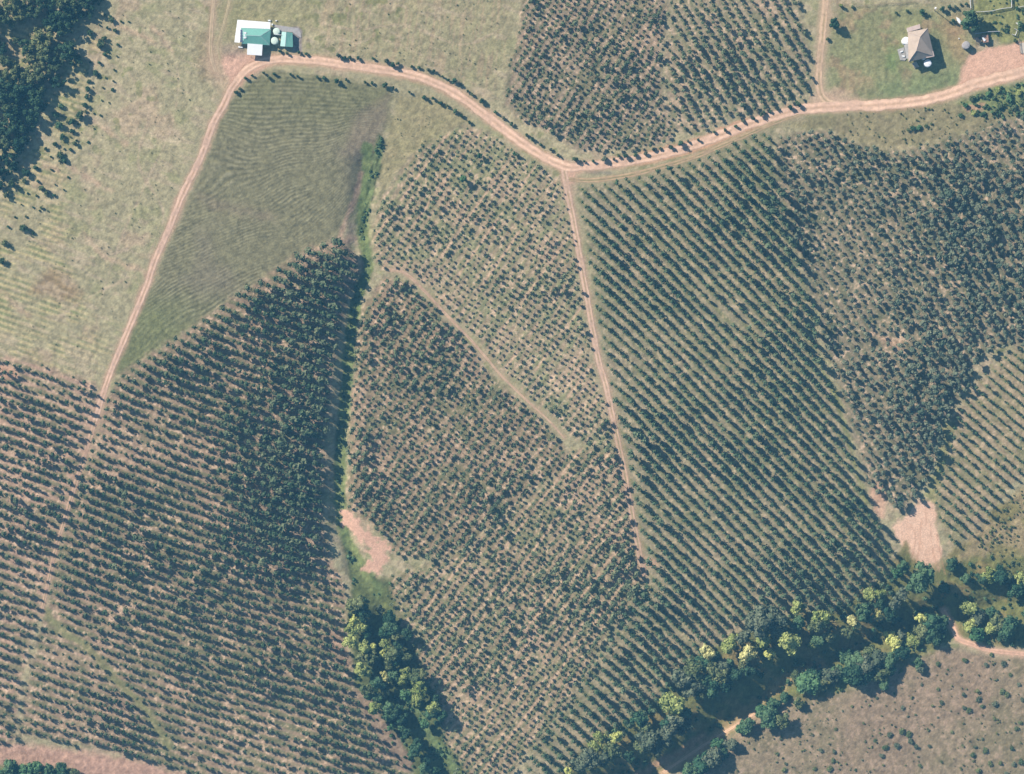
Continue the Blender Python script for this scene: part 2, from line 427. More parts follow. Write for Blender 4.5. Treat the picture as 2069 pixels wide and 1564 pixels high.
for ln, w_, k_ in (([(250,130),(300,220),(280,330),(330,430),(300,520)], 2, .5), ([(330,60),(360,150),(345,260),(300,360),(250,470),(205,600)], 1.6, .45), ([(620,40),(720,60),(820,50),(930,90),(1010,60)], 1.6, .5), ([(660,110),(760,80),(850,110),(960,170)], 1.6, .4), ([(60,480),(140,520),(240,510),(300,470)], 1.6, .5), ([(120,640),(180,600),(260,560)], 2, .5)):
    lay(lmask(ln, w_, 2.5, 4), alb(196, 172, 146), k_)
lay(sstep(0.64, 0.72, fbm(GX, GY, 15, 2, 1)) * sstep(0.45, 0.6, n_big), alb(120, 128, 90), 0.6)
lay(sstep(0.60, 0.70, fbm(GX * 0.94 + GY * 0.34, (GY * 0.94 - GX * 0.34) * 4, 46, 3, 9)), alb(190, 170, 144), 0.45)
# the ploughed field
fm = pmask(FIELD, 9, 9)
lay(fm, alb(134, 131, 106))
lay(fm * sstep(300, 200, GY) , alb(122, 124, 96), 0.7)
lay(fm * sstep(0.5, 0.66, n_big), alb(132, 125, 110), 0.6)
lay(fm * sstep(560, 640, GY) * sstep(520, 320, GX), alb(120, 130, 92), 0.6)
lay(fm * pmask([(400,395),(540,430),(560,450),(420,420)], 14, 10), alb(142, 126, 112), 0.4)
lay(fm * pmask([(720,230),(790,190),(775,290),(740,330),(690,310)], 14, 8), alb(140, 124, 114), 0.5)
wy = 95 * (fbm(GX, GY, 170, 2, 2) - 0.5) * sstep(180, 320, GY) + 9 * (fbm(GX, GY, 34, 3, 1) - 0.5) * sstep(150, 300, GY)
lean = sstep(190, 420, GY) * 0.42 - 0.10 * sstep(260, 180, GY) * ((GX - 600) / 200)
right = sstep(600, 720, GX) * sstep(230, 330, GY)
phi = (GY + wy + (GX - 500) * (lean) + right * (GX - 610) * 0.55)
fur = np.sin(2 * pi * phi / 8.5)
fb = fm * np.clip(0.15 + 1.7 * (n_mid - 0.28), 0, 1)
Hm += fb * 0.13 * fur
lay(np.clip(fb, 0, 1) * sstep(0.1, 1, fur) * sstep(0.3, 0.55, n_fine), alb(152, 147, 124), 0.5)
lay(np.clip(fb, 0, 1) * sstep(0.1, 1, -fur), alb(100, 103, 90), 0.42)
rough(fm, 0.10)
# meadow between road and field
lay(pmask([(800,200),(870,190),(930,225),(950,245),(860,290),(800,350),(770,400),(762,330),(785,260)], 10, 8), alb(158, 148, 114), 0.8)
# plantation floors with their rows
FLOOR = {'A': ((164,143,122), (124,126,100)), 'B': ((188,158,136), (138,134,108)), 'C': ((172,155,128), (146,149,114)), 'D': ((160,142,118), (120,125,98)), 'E': ((172,152,126), (132,137,105)),
         'F': ((160,150,124), (132,135,104)), 'G': ((152,141,119), (112,118,95)), 'H1': ((164,147,126), (130,130,104)), 'H2': ((166,152,128), (142,142,112)), 'I': ((170,153,126), (142,140,108))}
for nm, (ci, cr) in FLOOR.items():
    m = pmask(BLOCKS[nm][0], 7, 8, 3)
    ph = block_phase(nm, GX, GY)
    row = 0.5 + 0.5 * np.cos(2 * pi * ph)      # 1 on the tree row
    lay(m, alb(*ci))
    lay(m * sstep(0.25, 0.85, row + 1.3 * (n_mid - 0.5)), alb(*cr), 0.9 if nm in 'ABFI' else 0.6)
    lay(m * sstep(0.56, 0.70, fbm(GX, GY, 26, 3, 8)), alb(*cr), 0.45 if nm in ('F', 'A') else 0.7)
    lay(m * sstep(0.58, 0.72, fbm(GX, GY, 60, 3, 10)), alb(206, 172, 148), 0.12 if nm in ('F', 'I', 'G') else 0.32)
    lay(m * sstep(0.60, 0.75, n_fine), alb(206, 176, 150), 0.3 if nm in ('F', 'I') else 0.7)
    Hm += m * 0.10 * (row - 0.5)
    rough(m, 0.13)
# wheel lines in the two young blocks
for nm in ('E', 'C'):
    m = pmask(BLOCKS[nm][0], 7, 8, 3); ph = block_phase(nm, GX, GY)
    k = np.floor(ph)
    on = (np.abs(((k * 7) % 11) - 4) < 1.6)
    lay(m * on * sstep(-0.55, -0.95, np.cos(2 * pi * ph)) * sstep(0.36, 0.5, n_mid), alb(208, 176, 146), 0.85)
# lawns, yards, bare earth
lay(pmask(LAWN_E, 14, 12), alb(142, 144, 108), 0.9)
lay(pmask(LAWN_E, 14, 12) * sstep(0.52, 0.66, n_mid), alb(164, 144, 116), 0.8)
lay(pmask([(1860,150),(1930,140),(1935,185),(1850,200),(1760,204),(1740,180),(1800,160)], 18, 10), alb(124, 140, 104), 0.6)
lay(pmask([(1790,90),(1825,95),(1815,120),(1815,150),(1790,140)], 12, 8), alb(124, 148, 100), 0.6)
lay(pmask([(1700,40),(1790,30),(1780,190),(1700,200)], 10, 8) * sstep(0.2, 0.8, np.cos(GX / 2.9)), alb(160, 154, 116), 0.4)
lay(pmask([(1895,30),(1925,45),(1950,75),(1955,130),(1930,120),(1900,60)], 14, 8), alb(170, 142, 112), 0.6)
lay(pmask([(1965,-60),(2160,-60),(2160,85),(2030,90),(1985,75),(1970,40)], 10, 8), alb(138, 142, 98), 0.9)
rough(pmask([(1965,-60),(2160,-60),(2160,85),(2030,90),(1985,75),(1970,40)], 10, 8), 0.3)
lay(pmask(YARD_E, 5, 6), alb(222, 178, 152))
lay(pmask(YARD_E, 5, 6) * sstep(0.5, 0.7, n_mid), alb(212, 166, 140), 0.6)
lay(pmask([(398,118),(430,100),(470,100),(545,114),(525,140),(490,165),(462,190),(430,170)], 16, 14, 3, 20), alb(196, 168, 142), 0.75)
lay(pmask(APRON, 7, 6), alb(216, 174, 150))
lay(pmask([(440,10),(475,-20),(640,0),(640,60),(600,60),(470,100),(450,110)], 14, 10), alb(150, 146, 110), 0.6)
lay(pmask([(588,55),(602,53),(611,62),(610,105),(592,104)], 2, 1), alb(150, 140, 136), 0.9)
lay(pmask([(440,95),(460,82),(500,95),(490,112),(450,118)], 10, 8), alb(160, 142, 126), 0.7)
lay(pmask([(1930,210),(2000,180),(2069,165),(2160,150),(2160,230),(2000,240),(1950,225)], 8, 10), alb(128, 140, 98), 0.9)
rough(pmask([(1930,210),(2000,180),(2069,165),(2160,150),(2160,230),(2000,240)], 8, 10), 0.32)
lay(pmask([(1700,225),(1930,205),(1960,230),(2069,215),(2069,232),(1940,270),(1860,292),(1790,300),(1730,285),(1680,262),(1600,256),(1560,255)], 8, 6), alb(142, 134, 106), 0.8)
lay(pmask([(1945,215),(1990,208),(1985,222),(1955,226)], 4, 5), alb(196, 152, 130), 0.7)
lay(pmask(FAN, 5, 12, 4, 18), alb(232, 192, 164))
lay(pmask(FAN, 4, 6) * sstep(0.55, 0.7, fbm(GX * 2.2, GY * 0.5, 22, 3, 2)), alb(214, 170, 142), 0.3)
lay(pmask([(1775,975),(1790,1000),(1785,1050),(1765,1030),(1760,990)], 6, 6), alb(214, 172, 146), 0.8)
lay(pmask([(1740,660),(1820,690),(1825,715),(1800,705)], 8, 8), alb(206, 166, 140), 0.5)
lay(pmask([(1660,745),(1690,790),(1715,870),(1735,960),(1755,1030),(1740,1000),(1715,900),(1690,820)], 6, 5), alb(136, 142, 98), 0.8)
lay(pmask([(1905,850),(1930,850),(1915,930),(1885,1010),(1865,1010),(1890,940)], 8, 6), alb(150, 150, 104), 0.7)
lay(pmask(TUSSOCK, 8, 8), alb(156, 140, 110), 0.9)
lay(pmask(TUSSOCK, 8, 8) * sstep(0.45, 0.6, n_mid), alb(132, 128, 92), 0.8)
rough(pmask(TUSSOCK, 8, 8), 0.34)
sm = pmask(SCRUB, 8, 8)
lay(sm, alb(154, 139, 116))
lay(sm * sstep(0.48, 0.62, n_mid), alb(132, 126, 102), 0.6)
lay(sm * sstep(0.54, 0.68, n_big), alb(158, 137, 118), 0.6)
lay(sm * sstep(0.6, 0.75, n_fine), alb(166, 142, 126), 0.5)
rough(sm, 0.2)
rm = pmask(RIPAR, 10, 10)
lay(rm, alb(118, 122, 88))
lay(rm * sstep(0.5, 0.66, n_mid), alb(146, 132, 98), 0.8)
lay(lmask([(1340,1560),(1400,1530),(1470,1470),(1530,1425),(1600,1370),(1660,1345)], 12, 8, 8), alb(166, 144, 110), 0.8)
lay(lmask([(1290,1570),(1330,1545),(1370,1525),(1420,1490)], 9, 7, 7), alb(186, 148, 122), 0.8)
rough(rm, 0.36)
rw = pmask(RIPAR_W, 8, 8)
lay(rw, alb(98, 110, 84))
lay(rw * sstep(0.5, 0.64, n_mid), alb(118, 128, 92), 0.7)
rough(rw, 0.34)
lay(pmask([(716,1395),(745,1400),(775,1450),(815,1505),(840,1550),(820,1560),(775,1505),(735,1440)], 6, 6), alb(152, 132, 116), 0.9)
lay(pmask([(665,1270),(700,1290),(712,1350),(690,1345),(660,1300)], 8, 8), alb(168, 140, 122), 0.7)
lay(lmask([(842,1420),(850,1450),(870,1490),(905,1530),(925,1570)], 8, 6, 5), alb(116, 134, 98), 0.9)
gw = lmask([(742,300),(738,380),(730,440),(738,500),(742,545),(722,600),(708,680),(700,780),(690,880),(686,960),(690,1050),(705,1100),(735,1150),(765,1200)], 11, 5, 5)
lay(gw, alb(106, 122, 90))
lay(gw * sstep(0.5, 0.65, n_mid), alb(132, 142, 100), 0.8)
rough(gw, 0.3)
reed = pmask([(765,270),(778,285),(768,345),(752,400),(742,450),(735,490),(722,475),(738,400),(748,340)], 5, 4)
lay(reed, alb(86, 104, 82), 0.9)
rs_ = fbm(GX * 0.92 + GY * 0.38, (GY * 0.92 - GX * 0.38) * 0.22, 5, 3, 6)
lay(reed * sstep(0.5, 0.62, rs_), alb(120, 134, 98), 0.8)
lay(reed * sstep(0.46, 0.36, rs_), alb(52, 74, 58), 0.8)
rough(reed, 0.3)
lay(lmask([(729,350),(716,400),(700,440),(690,470),(684,488)], 5, 4, 4), alb(186, 156, 134), 0.75)
lay(pmask([(700,470),(720,480),(705,495),(690,490)], 6, 5), alb(180, 148, 132), 0.6)
lay(pmask(BARE, 4, 14, 4, 9), alb(214, 172, 148))
lay(pmask([(-90,1500),(40,1502),(150,1515),(300,1538),(420,1590),(420,1700),(-90,1700)], 10, 8), alb(190, 152, 134), 0.9)
lay(pmask([(-90,1545),(140,1548),(180,1580),(-90,1700)], 8, 6), alb(110, 124, 88), 0.9)
lay(pmask([(-5,735),(30,745),(40,765),(10,768),(-20,755)], 8, 5), alb(214, 170, 142), 0.8)
lay(lmask([(1185,345),(1220,348),(1232,350)], 4, 4, 4), alb(130, 128, 118), 0.7)
lay(lmask([(1300,318),(1400,296),(1470,268),(1520,250)], 13, 5, 4), alb(216, 164, 128), 0.8)
lay(lmask([(90,1230),(120,1270),(180,1310),(240,1380),(300,1440),(340,1510)], 8, 6, 5), alb(138, 138, 104), 0.85)
for pl in (FAN, YARD_E, APRON, BARE): rough(pmask(pl, 5, 4), 0.035)
for ln in ([(1862,1050),(1858,1100),(1852,1135)], [(1880,1060),(1884,1110),(1898,1155)], [(1870,1035),(1872,1060)], [(1840,1060),(1850,1085),(1845,1120)], [(1893,1080),(1903,1130),(1910,1160)]):
    lay(lmask(ln, 1.2, 1.2, 1.5), alb(200, 154, 128), 0.5)
# soft dirt shoulders of the roads
TRK = [(ROAD_MAIN, 12, (206,164,138)), (TRACK_W, 9, (198,160,138)), (TRACK_W2, 6, (186,152,130)), (TRACK_S, 9, (188,156,134)), (TRACK_S2, 9, (170,148,122)), (TRACK_N, 12, (196,168,140)),
       (TRACK_P, 6, (166,150,120)), (TRACK_D, 3.5, (184,156,130)), (TRACK_NW, 6, (180,154,130)), (TRACK_NW2, 5, (176,156,128)), (TRACK_SE, 8, (214,172,146)), (TRACK_C, 5, (206,168,138))]
ROADM = np.zeros(GX.shape)
for ln, w, c in TRK:
    m = lmask(ln, w, 6, 4, 2)
    lay(m, alb(*c), 0.75)
    ROADM = np.maximum(ROADM, lmask(ln, w + 7, 4, 0.1))
lay(pmask([(1640,190),(1690,175),(1740,200),(1730,215),(1640,214)], 8, 8), alb(204, 172, 146), 0.7)
lay(pmask([(1128,320),(1165,332),(1160,372),(1140,372)], 5, 4), alb(214, 172, 148), 0.8)
lay(pmask([(1280,1115),(1330,1132),(1330,1145),(1290,1140)], 5, 5), alb(196, 160, 134), 0.7)
# grain
BAREM = np.maximum.reduce([pmask(FAN, 5, 4), pmask(YARD_E, 5, 4), pmask(BARE, 4, 4), ROADM])
C *= (1 + 0.50 * (n_fine - 0.5) * 2 * (1 - 0.7 * BAREM))[..., None]
C *= (1 + 0.16 * (n_white - 0.5) * 2)[..., None]
C = np.clip(C, 0.01, 0.8)
out_m = (GX < -89) | (GX > 2159) | (GY < -89) | (GY > 1653)
C[out_m] = (TANG * 0.6 + TAN * 0.4)
Hm += Rg * 2.2 * (fbm(GX, GY, 9, 3, 11, 0.65) - 0.5)
Hm *= (1 - ROADM)
edge = (GX > -88) & (GX < 2158) & (GY > -88) & (GY < 1652)
Hm *= edge
Z = zf(GX, GY) + Hm
V = np.stack([(GX - CX) * M, (CY - GY) * M, Z], -1).reshape(-1, 3)
idx = np.arange(NXg * NYg).reshape(NYg, NXg)
F = np.stack([idx[1:, :-1], idx[1:, 1:], idx[:-1, 1:], idx[:-1, :-1]], -1).reshape(-1, 4)
RGBA = np.concatenate([C, np.ones(GX.shape + (1,))], -1).reshape(-1, 4)
GROUND = attr_mat("soil and grass", 0.20, 2.2)
ground = link("ground", np_mesh("ground", V, F, [GROUND], {'soil_colour': ('FLOAT_COLOR', RGBA)}, smooth=True))
tag(ground, "dry pasture, furrowed field and pink plantation soil seen from the air", "ground", kind='structure')

# ------------------------------------------------------------------ roads, laid on the ground as sheets
ROADMAT = attr_mat("packed dirt", 0.12, 1.4)
def make_road(name, line, w0, w1, col, mid, midk, label, cat, seed, ruts=0.5, z=0.05, rag=0.28):
    L = smooth_line(line, 2.5); n = len(L)
    T = np.gradient(L, axis=0); T /= np.linalg.norm(T, axis=1)[:, None] + 1e-9
    N = np.stack([-T[:, 1], T[:, 0]], 1)
    s = np.concatenate([[0], np.cumsum(np.linalg.norm(np.diff(L, axis=0), axis=1))])
    w = w0 + (w1 - w0) * s / s[-1]
    wl_ = w * (1 + rag * 2 * (fbm(s, s * 0 + seed, 14, 3, seed) - 0.5)); wr_ = w * (1 + rag * 2 * (fbm(s, s * 0 + seed + 50, 14, 3, seed + 1) - 0.5))
    K = 13; u = np.linspace(-1, 1, K)
    off = np.where(u[None] < 0, u[None] * wl_[:, None], u[None] * wr_[:, None])
    X = L[:, 0:1] + N[:, 0:1] * off; Y = L[:, 1:2] + N[:, 1:2] * off
    zz = zf(X, Y) + z - 0.12 * (np.abs(u[None]) > 0.99)
    base = np.broadcast_to(alb(*col), (n, K, 3)).copy()
    nn = fbm(X, Y, 16, 4, seed); nf = fbm(X, Y, 5, 2, seed + 2)
    mm = np.exp(-(u[None] / 0.22) ** 2) * sstep(0.30, 0.6, nn) * midk
    base = base * (1 - mm[..., None]) + alb(*mid) * mm[..., None]
    ru = ruts * sstep(0.28, 0.62, fbm(X, Y, 40, 3, seed + 5)) * (np.exp(-((np.abs(u[None]) - 0.5) / 0.17) ** 2))
    base = base * (1 + 0.28 * ru[..., None])
    ed = sstep(0.72, 1.0, np.abs(u[None]) + 0.5 * (nf - 0.5))[..., None] * 0.55
    base = base * (1 - ed) + alb(164, 146, 120) * ed
    base *= (1 + 0.42 * (nn - 0.5) + 0.42 * (nf - 0.5))[..., None]
    Vv = np.stack([(X - CX) * M, (CY - Y) * M, zz], -1).reshape(-1, 3)
    ii = np.arange(n * K).reshape(n, K)
    Ff = np.stack([ii[:-1, :-1], ii[1:, :-1], ii[1:, 1:], ii[:-1, 1:]], -1).reshape(-1, 4)
    # keep faces looking up
    a = Vv[Ff[0, 1]] - Vv[Ff[0, 0]]; b = Vv[Ff[0, 3]] - Vv[Ff[0, 0]]
    if a[0] * b[1] - a[1] * b[0] < 0: Ff = Ff[:, ::-1]
    R = np.concatenate([np.clip(base, 0.01, 0.85).reshape(-1, 3), np.ones((n * K, 1))], 1)
    o = link(name, np_mesh(name, Vv, Ff, [ROADMAT], {'soil_colour': ('FLOAT_COLOR', R)}, smooth=True))
    return tag(o, label, cat, kind='structure')
make_road("dirt_road", ROAD_MAIN, 8.5, 12.0, (232,192,164), (196,162,134), 0.8, "pale pink dirt road curving past both houses", "road", 1, z=0.060)
make_road("farm_track", TRACK_W, 8.0, 6.0, (218,182,158), (178,146,120), 0.9, "straight dirt track running down from the green roofed farmhouse", "track", 3, z=0.052)
make_road("farm_track", TRACK_W2, 5.5, 3.4, (200,166,142), (140,136,104), 0.9, "faint wheel track between the two left hand plantation blocks", "track", 4, z=0.056)
make_road("farm_track", TRACK_S, 7.0, 6.0, (212,178,154), (172,150,120), 0.9, "dirt track going down from the fork between plantation blocks", "track", 5, z=0.046)
make_road("farm_track", TRACK_S2, 6.0, 7.0, (198,166,142), (148,140,108), 0.9, "fading lower end of the central track, half grown over", "track", 6, z=0.050)
make_road("farm_track", TRACK_N, 8.0, 8.0, (212,180,150), (170,150,120), 0.9, "sandy track running up from the main road past the lone round tree", "track", 7, z=0.042)
make_road("farm_track", TRACK_P, 5.5, 4.5, (186,160,130), (140,136,104), 1.0, "grassy twin wheel track below and beside the main road", "track", 8, z=0.038)
make_road("footpath", TRACK_D, 3.6, 1.6, (202,170,144), (176,150,124), 0.8, "narrow pale path cutting diagonally through the young plantation", "path", 9, z=0.040)
make_road("farm_track", TRACK_NW, 4.0, 4.5, (194,170,142), (152,144,112), 0.8, "faint track climbing beside the green roofed farmhouse", "track", 10, z=0.034)
make_road("farm_track", TRACK_NW2, 3.2, 2.4, (186,168,136), (160,150,118), 0.8, "pale wheel track close to the left side of the green roofed farmhouse", "track", 6, z=0.030)
make_road("footpath", TRACK_SE, 6.0, 5.0, (224,180,152), (204,160,134), 0.6, "pink eroded path bending above the brown scrub slope", "path", 11, z=0.044)
make_road("footpath", TRACK_C, 3.0, 2.4, (214,176,146), (180,150,120), 0.6, "thin bare path along the creek bank", "path", 2, z=0.048)

# ------------------------------------------------------------------ foliage shapes
def icos(sub=1):
    t = (1 + 5 ** 0.5) / 2
    v = [(-1,t,0),(1,t,0),(-1,-t,0),(1,-t,0),(0,-1,t),(0,1,t),(0,-1,-t),(0,1,-t),(t,0,-1),(t,0,1),(-t,0,-1),(-t,0,1)]
    v = [np.array(q) / np.linalg.norm(q) for q in v]
    f = [(0,11,5),(0,5,1),(0,1,7),(0,7,10),(0,10,11),(1,5,9),(5,11,4),(11,10,2),(10,7,6),(7,1,8),(3,9,4),(3,4,2),(3,2,6),(3,6,8),(3,8,9),(4,9,5),(2,4,11),(6,2,10),(8,6,7),(9,8,1)]
    for _ in range(sub):
        nf = []; cache = {}
        def mid(a, b):
            k = (min(a, b), max(a, b))
            if k not in cache:
                m = v[a] + v[b]; v.append(m / np.linalg.norm(m)); cache[k] = len(v) - 1
            return cache[k]
        for a, b, c in f:
            ab, bc, ca = mid(a, b), mid(b, c), mid(c, a)
            nf += [(a, ab, ca), (b, bc, ab), (c, ca, bc), (ab, bc, ca)]
        f = nf
    return np.array(v), np.array(f)
ICO0 = icos(0); ICO1 = icos(1)
def rand_dirs(r, n):
    d = r.normal(size=(n, 3)); return d / np.linalg.norm(d, axis=1)[:, None]
def leaf_tris(r, pos, nrm, size, jit=0.5):
    """one ragged leaf spray (two triangles) per point, facing roughly along nrm"""
    n = len(pos)
    d = nrm + jit * r.normal(size=(n, 3)); d /= np.linalg.norm(d, axis=1)[:, None]
    a = np.cross(d, rand_dirs(r, n)); a /= np.linalg.norm(a, axis=1)[:, None] + 1e-9
    b = np.cross(d, a)
    s = size * (0.6 + 0.8 * r.random((n, 1)))
    lift = d * s * 0.25
    q = np.stack([pos - a * s, pos + b * s * 0.7 + lift, pos + a * s, pos - b * s * (0.4 + 0.6 * r.random((n, 1))) + lift * 0.3], 1)
    i = np.arange(n)[:, None] * 4
    f = np.concatenate([i + np.array([[0, 1, 2]]), i + np.array([[0, 2, 3]])], 0)
    return q.reshape(-1, 3), f
def crown(seed, lumps, per, size, flat=0.75, spread=0.62, lr=(0.30, 0.48), core=0.86, cone=0.0, coresub=0, jit=0.5):
    """crown of unit radius whose centre is at the origin; returns V, F, tint"""
    r = np.random.default_rng(seed)
    cs = []; rad = []
    for i in range(lumps):
        for _ in range(30):
            p = rand_dirs(r, 1)[0] * (r.random() ** 0.45) * spread
            p[2] = p[2] * flat + 0.1
            if all(np.linalg.norm(p - q) > 0.30 * (lr[0] + lr[1]) for q in cs): break
        cs.append(p); rad.append(r.uniform(*lr) * (1 - cone * (p[2] + 0.5)))
    if lumps == 1: cs = [np.zeros(3)]; rad = [lr[1]]
    Vs = []; Fs = []; Ts = []; n0 = 0
    cv, cf = ICO1 if coresub else ICO0
    for c, q in zip(cs, rad):
        t = r.random()
        sq = np.array([1, 1, flat]) if lumps > 1 else np.array([1, 1, 1 / max(0.3, flat)])
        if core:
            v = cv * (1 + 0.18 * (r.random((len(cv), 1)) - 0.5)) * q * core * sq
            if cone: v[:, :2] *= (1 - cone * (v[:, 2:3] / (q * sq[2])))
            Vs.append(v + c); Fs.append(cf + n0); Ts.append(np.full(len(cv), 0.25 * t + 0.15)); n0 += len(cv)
        d = rand_dirs(r, per); d = d[d[:, 2] > -0.55]
        p = d * q * (0.85 + 0.3 * r.random((len(d), 1))) * sq
        if cone: p[:, :2] *= (1 - cone * (p[:, 2:3] / (q * sq[2])))
        p = p + c
        if lumps > 1:   # drop leaves buried inside a neighbouring clump
            keep = np.ones(len(p), bool)
            for c2, q2 in zip(cs, rad):
                if c2 is c: continue
                keep &= np.linalg.norm((p - c2) / sq, axis=1) > q2 * 0.8
            p = p[keep]; d = d[keep]
        v, f = leaf_tris(r, p, d, size, jit)
        Vs.append(v); Fs.append(f + n0)
        Ts.append(np.repeat(np.clip(0.25 * t + 0.75 * r.random(len(p)), 0, 1), 4)); n0 += len(v)
    return np.concatenate(Vs), np.concatenate(Fs), np.concatenate(Ts)
def tube(pts, radii, n=6):
    Vs = []; Fs = []
    pts = [np.array(p, float) for p in pts]
    for i, (p, q) in enumerate(zip(pts, radii)):
        d = pts[min(i + 1, len(pts) - 1)] - pts[max(i - 1, 0)]; d = d / np.linalg.norm(d)
        u = np.cross(d, (0.3, 1, 0.2)); u /= np.linalg.norm(u); w = np.cross(d, u)
        Vs.append([p + (u * cos(2 * pi * k / n) + w * sin(2 * pi * k / n)) * q for k in range(n)])
        if i:
            b = (i - 1) * n
            for k in range(n):
                a0, a1 = b + k, b + (k + 1) % n
                Fs += [(a0, a1, a1 + n), (a0, a1 + n, a0 + n)]
    return np.array(Vs).reshape(-1, 3), np.array(Fs)

def H(c): return tuple(c)
LEAF = {
 'pine':   leaf_mat("dark plantation leaves", (0.062, 0.106, 0.054), (0.200, 0.220, 0.120)),
 'row':    leaf_mat("green row tree leaves", (0.070, 0.118, 0.062), (0.190, 0.230, 0.126)),
 'round':  leaf_mat("grey green plantation leaves", (0.085, 0.122, 0.080), (0.250, 0.262, 0.165)),
 'young':  leaf_mat("young blue green leaves", (0.085, 0.125, 0.072), (0.240, 0.265, 0.140)),
 'gum':    leaf_mat("bush leaves", (0.060, 0.105, 0.050), (0.215, 0.240, 0.110)),
 'yellow': leaf_mat("yellow blossom", (0.36, 0.39, 0.10), (0.78, 0.77, 0.28)),
 'cream':  leaf_mat("cream blossom", (0.38, 0.37, 0.13), (0.80, 0.74, 0.34)),
 'lime':   leaf_mat("yellow green leaves", (0.18, 0.23, 0.065), (0.54, 0.56, 0.20)),
 'olive':  leaf_mat("olive leaves", (0.095, 0.130, 0.056), (0.270, 0.285, 0.125)),
 'green':  leaf_mat("green leaves", (0.048, 0.110, 0.058), (0.155, 0.235, 0.110)),
 'bright': leaf_mat("fresh green leaves", (0.060, 0.145, 0.065), (0.180, 0.300, 0.130)),
 'dark':   leaf_mat("deep green leaves", (0.030, 0.072, 0.042), (0.090, 0.150, 0.075)),
 'grey':   leaf_mat("grey green leaves", (0.085, 0.112, 0.066), (0.215, 0.235, 0.145)),
}
BARK = plain_mat("bark", (0.21, 0.17, 0.13), 0.9, 0.1, 0.3, 3)

# ------------------------------------------------------------------ plantation trees
# crown variants: unit radius; trunk from -1.. below
def plant_variant(seed, tall, cone):
    v, f, t = crown(seed, 1, 46, 0.30, flat=1.0 / tall, lr=(0.85, 0.85), core=0.80, cone=cone, jit=0.55)
    tv, tf = tube([(0, 0, -tall * 2.0), (0, 0, -tall * 0.2)], (0.075, 0.05), 4)
    n = len(v)
    return (np.concatenate([v, tv]), np.concatenate([f, tf + n]), np.concatenate([t, np.zeros(len(tv))]), np.concatenate([np.zeros(len(f)), np.ones(len(tf))]))
def lumpy_variant(seed):
    v, f, t = crown(seed, 5, 13, 0.25, flat=0.95, spread=0.5, lr=(0.38, 0.58), core=0.8)
    tv, tf = tube([(0, 0, -2.0), (0, 0, -0.2)], (0.08, 0.05), 4)
    n = len(v)
    return (np.concatenate([v, tv]), np.concatenate([f, tf + n]), np.concatenate([t, np.zeros(len(tv))]), np.concatenate([np.zeros(len(f)), np.ones(len(tf))]))
VAR = {
 'pine':  [plant_variant(s, 1.5, 0.25) for s in range(10)],
 'row':   [plant_variant(20 + s, 2.0, 0.30) for s in range(10)],
 'round': [lumpy_variant(40 + s) for s in range(10)],
 'young': [plant_variant(60 + s, 1.1, 0.15) for s in range(4)] + [lumpy_variant(70 + s) for s in range(3)],
}
CUT = [TRACK_S, TRACK_D, TRACK_W, TRACK_W2]
def no_tree(x, y):
    d = np.full(x.shape, 1e9)
    for ln, k in ((TRACK_S, 9), (TRACK_D, 8), (TRACK_W, 14), (TRACK_W2, 9), (TRACK_S2, 12), (ROAD_MAIN, 20), (TRACK_P, 8),
                  ([(90,1230),(120,1270),(180,1310),(240,1380),(300,1440),(340,1510)], 6), ([(1655,690),(1690,790),(1718,880),(1738,960),(1765,1040)], 11), ([(1500,655),(1430,615)], 9), ([(700,560),(690,780),(684,950),(690,1060)], 7),
                  ([(1690,715),(1760,690),(1850,670)], 7), ([(1345,-40),(1345,120),(1330,180),(1345,230)], 4)):
        d = np.minimum(d, seg_dist(x, y, ln) - k)
    d = np.minimum(d, poly_sd(x, y, FAN)); d = np.minimum(d, poly_sd(x, y, BARE) + 20)
    return d < 0
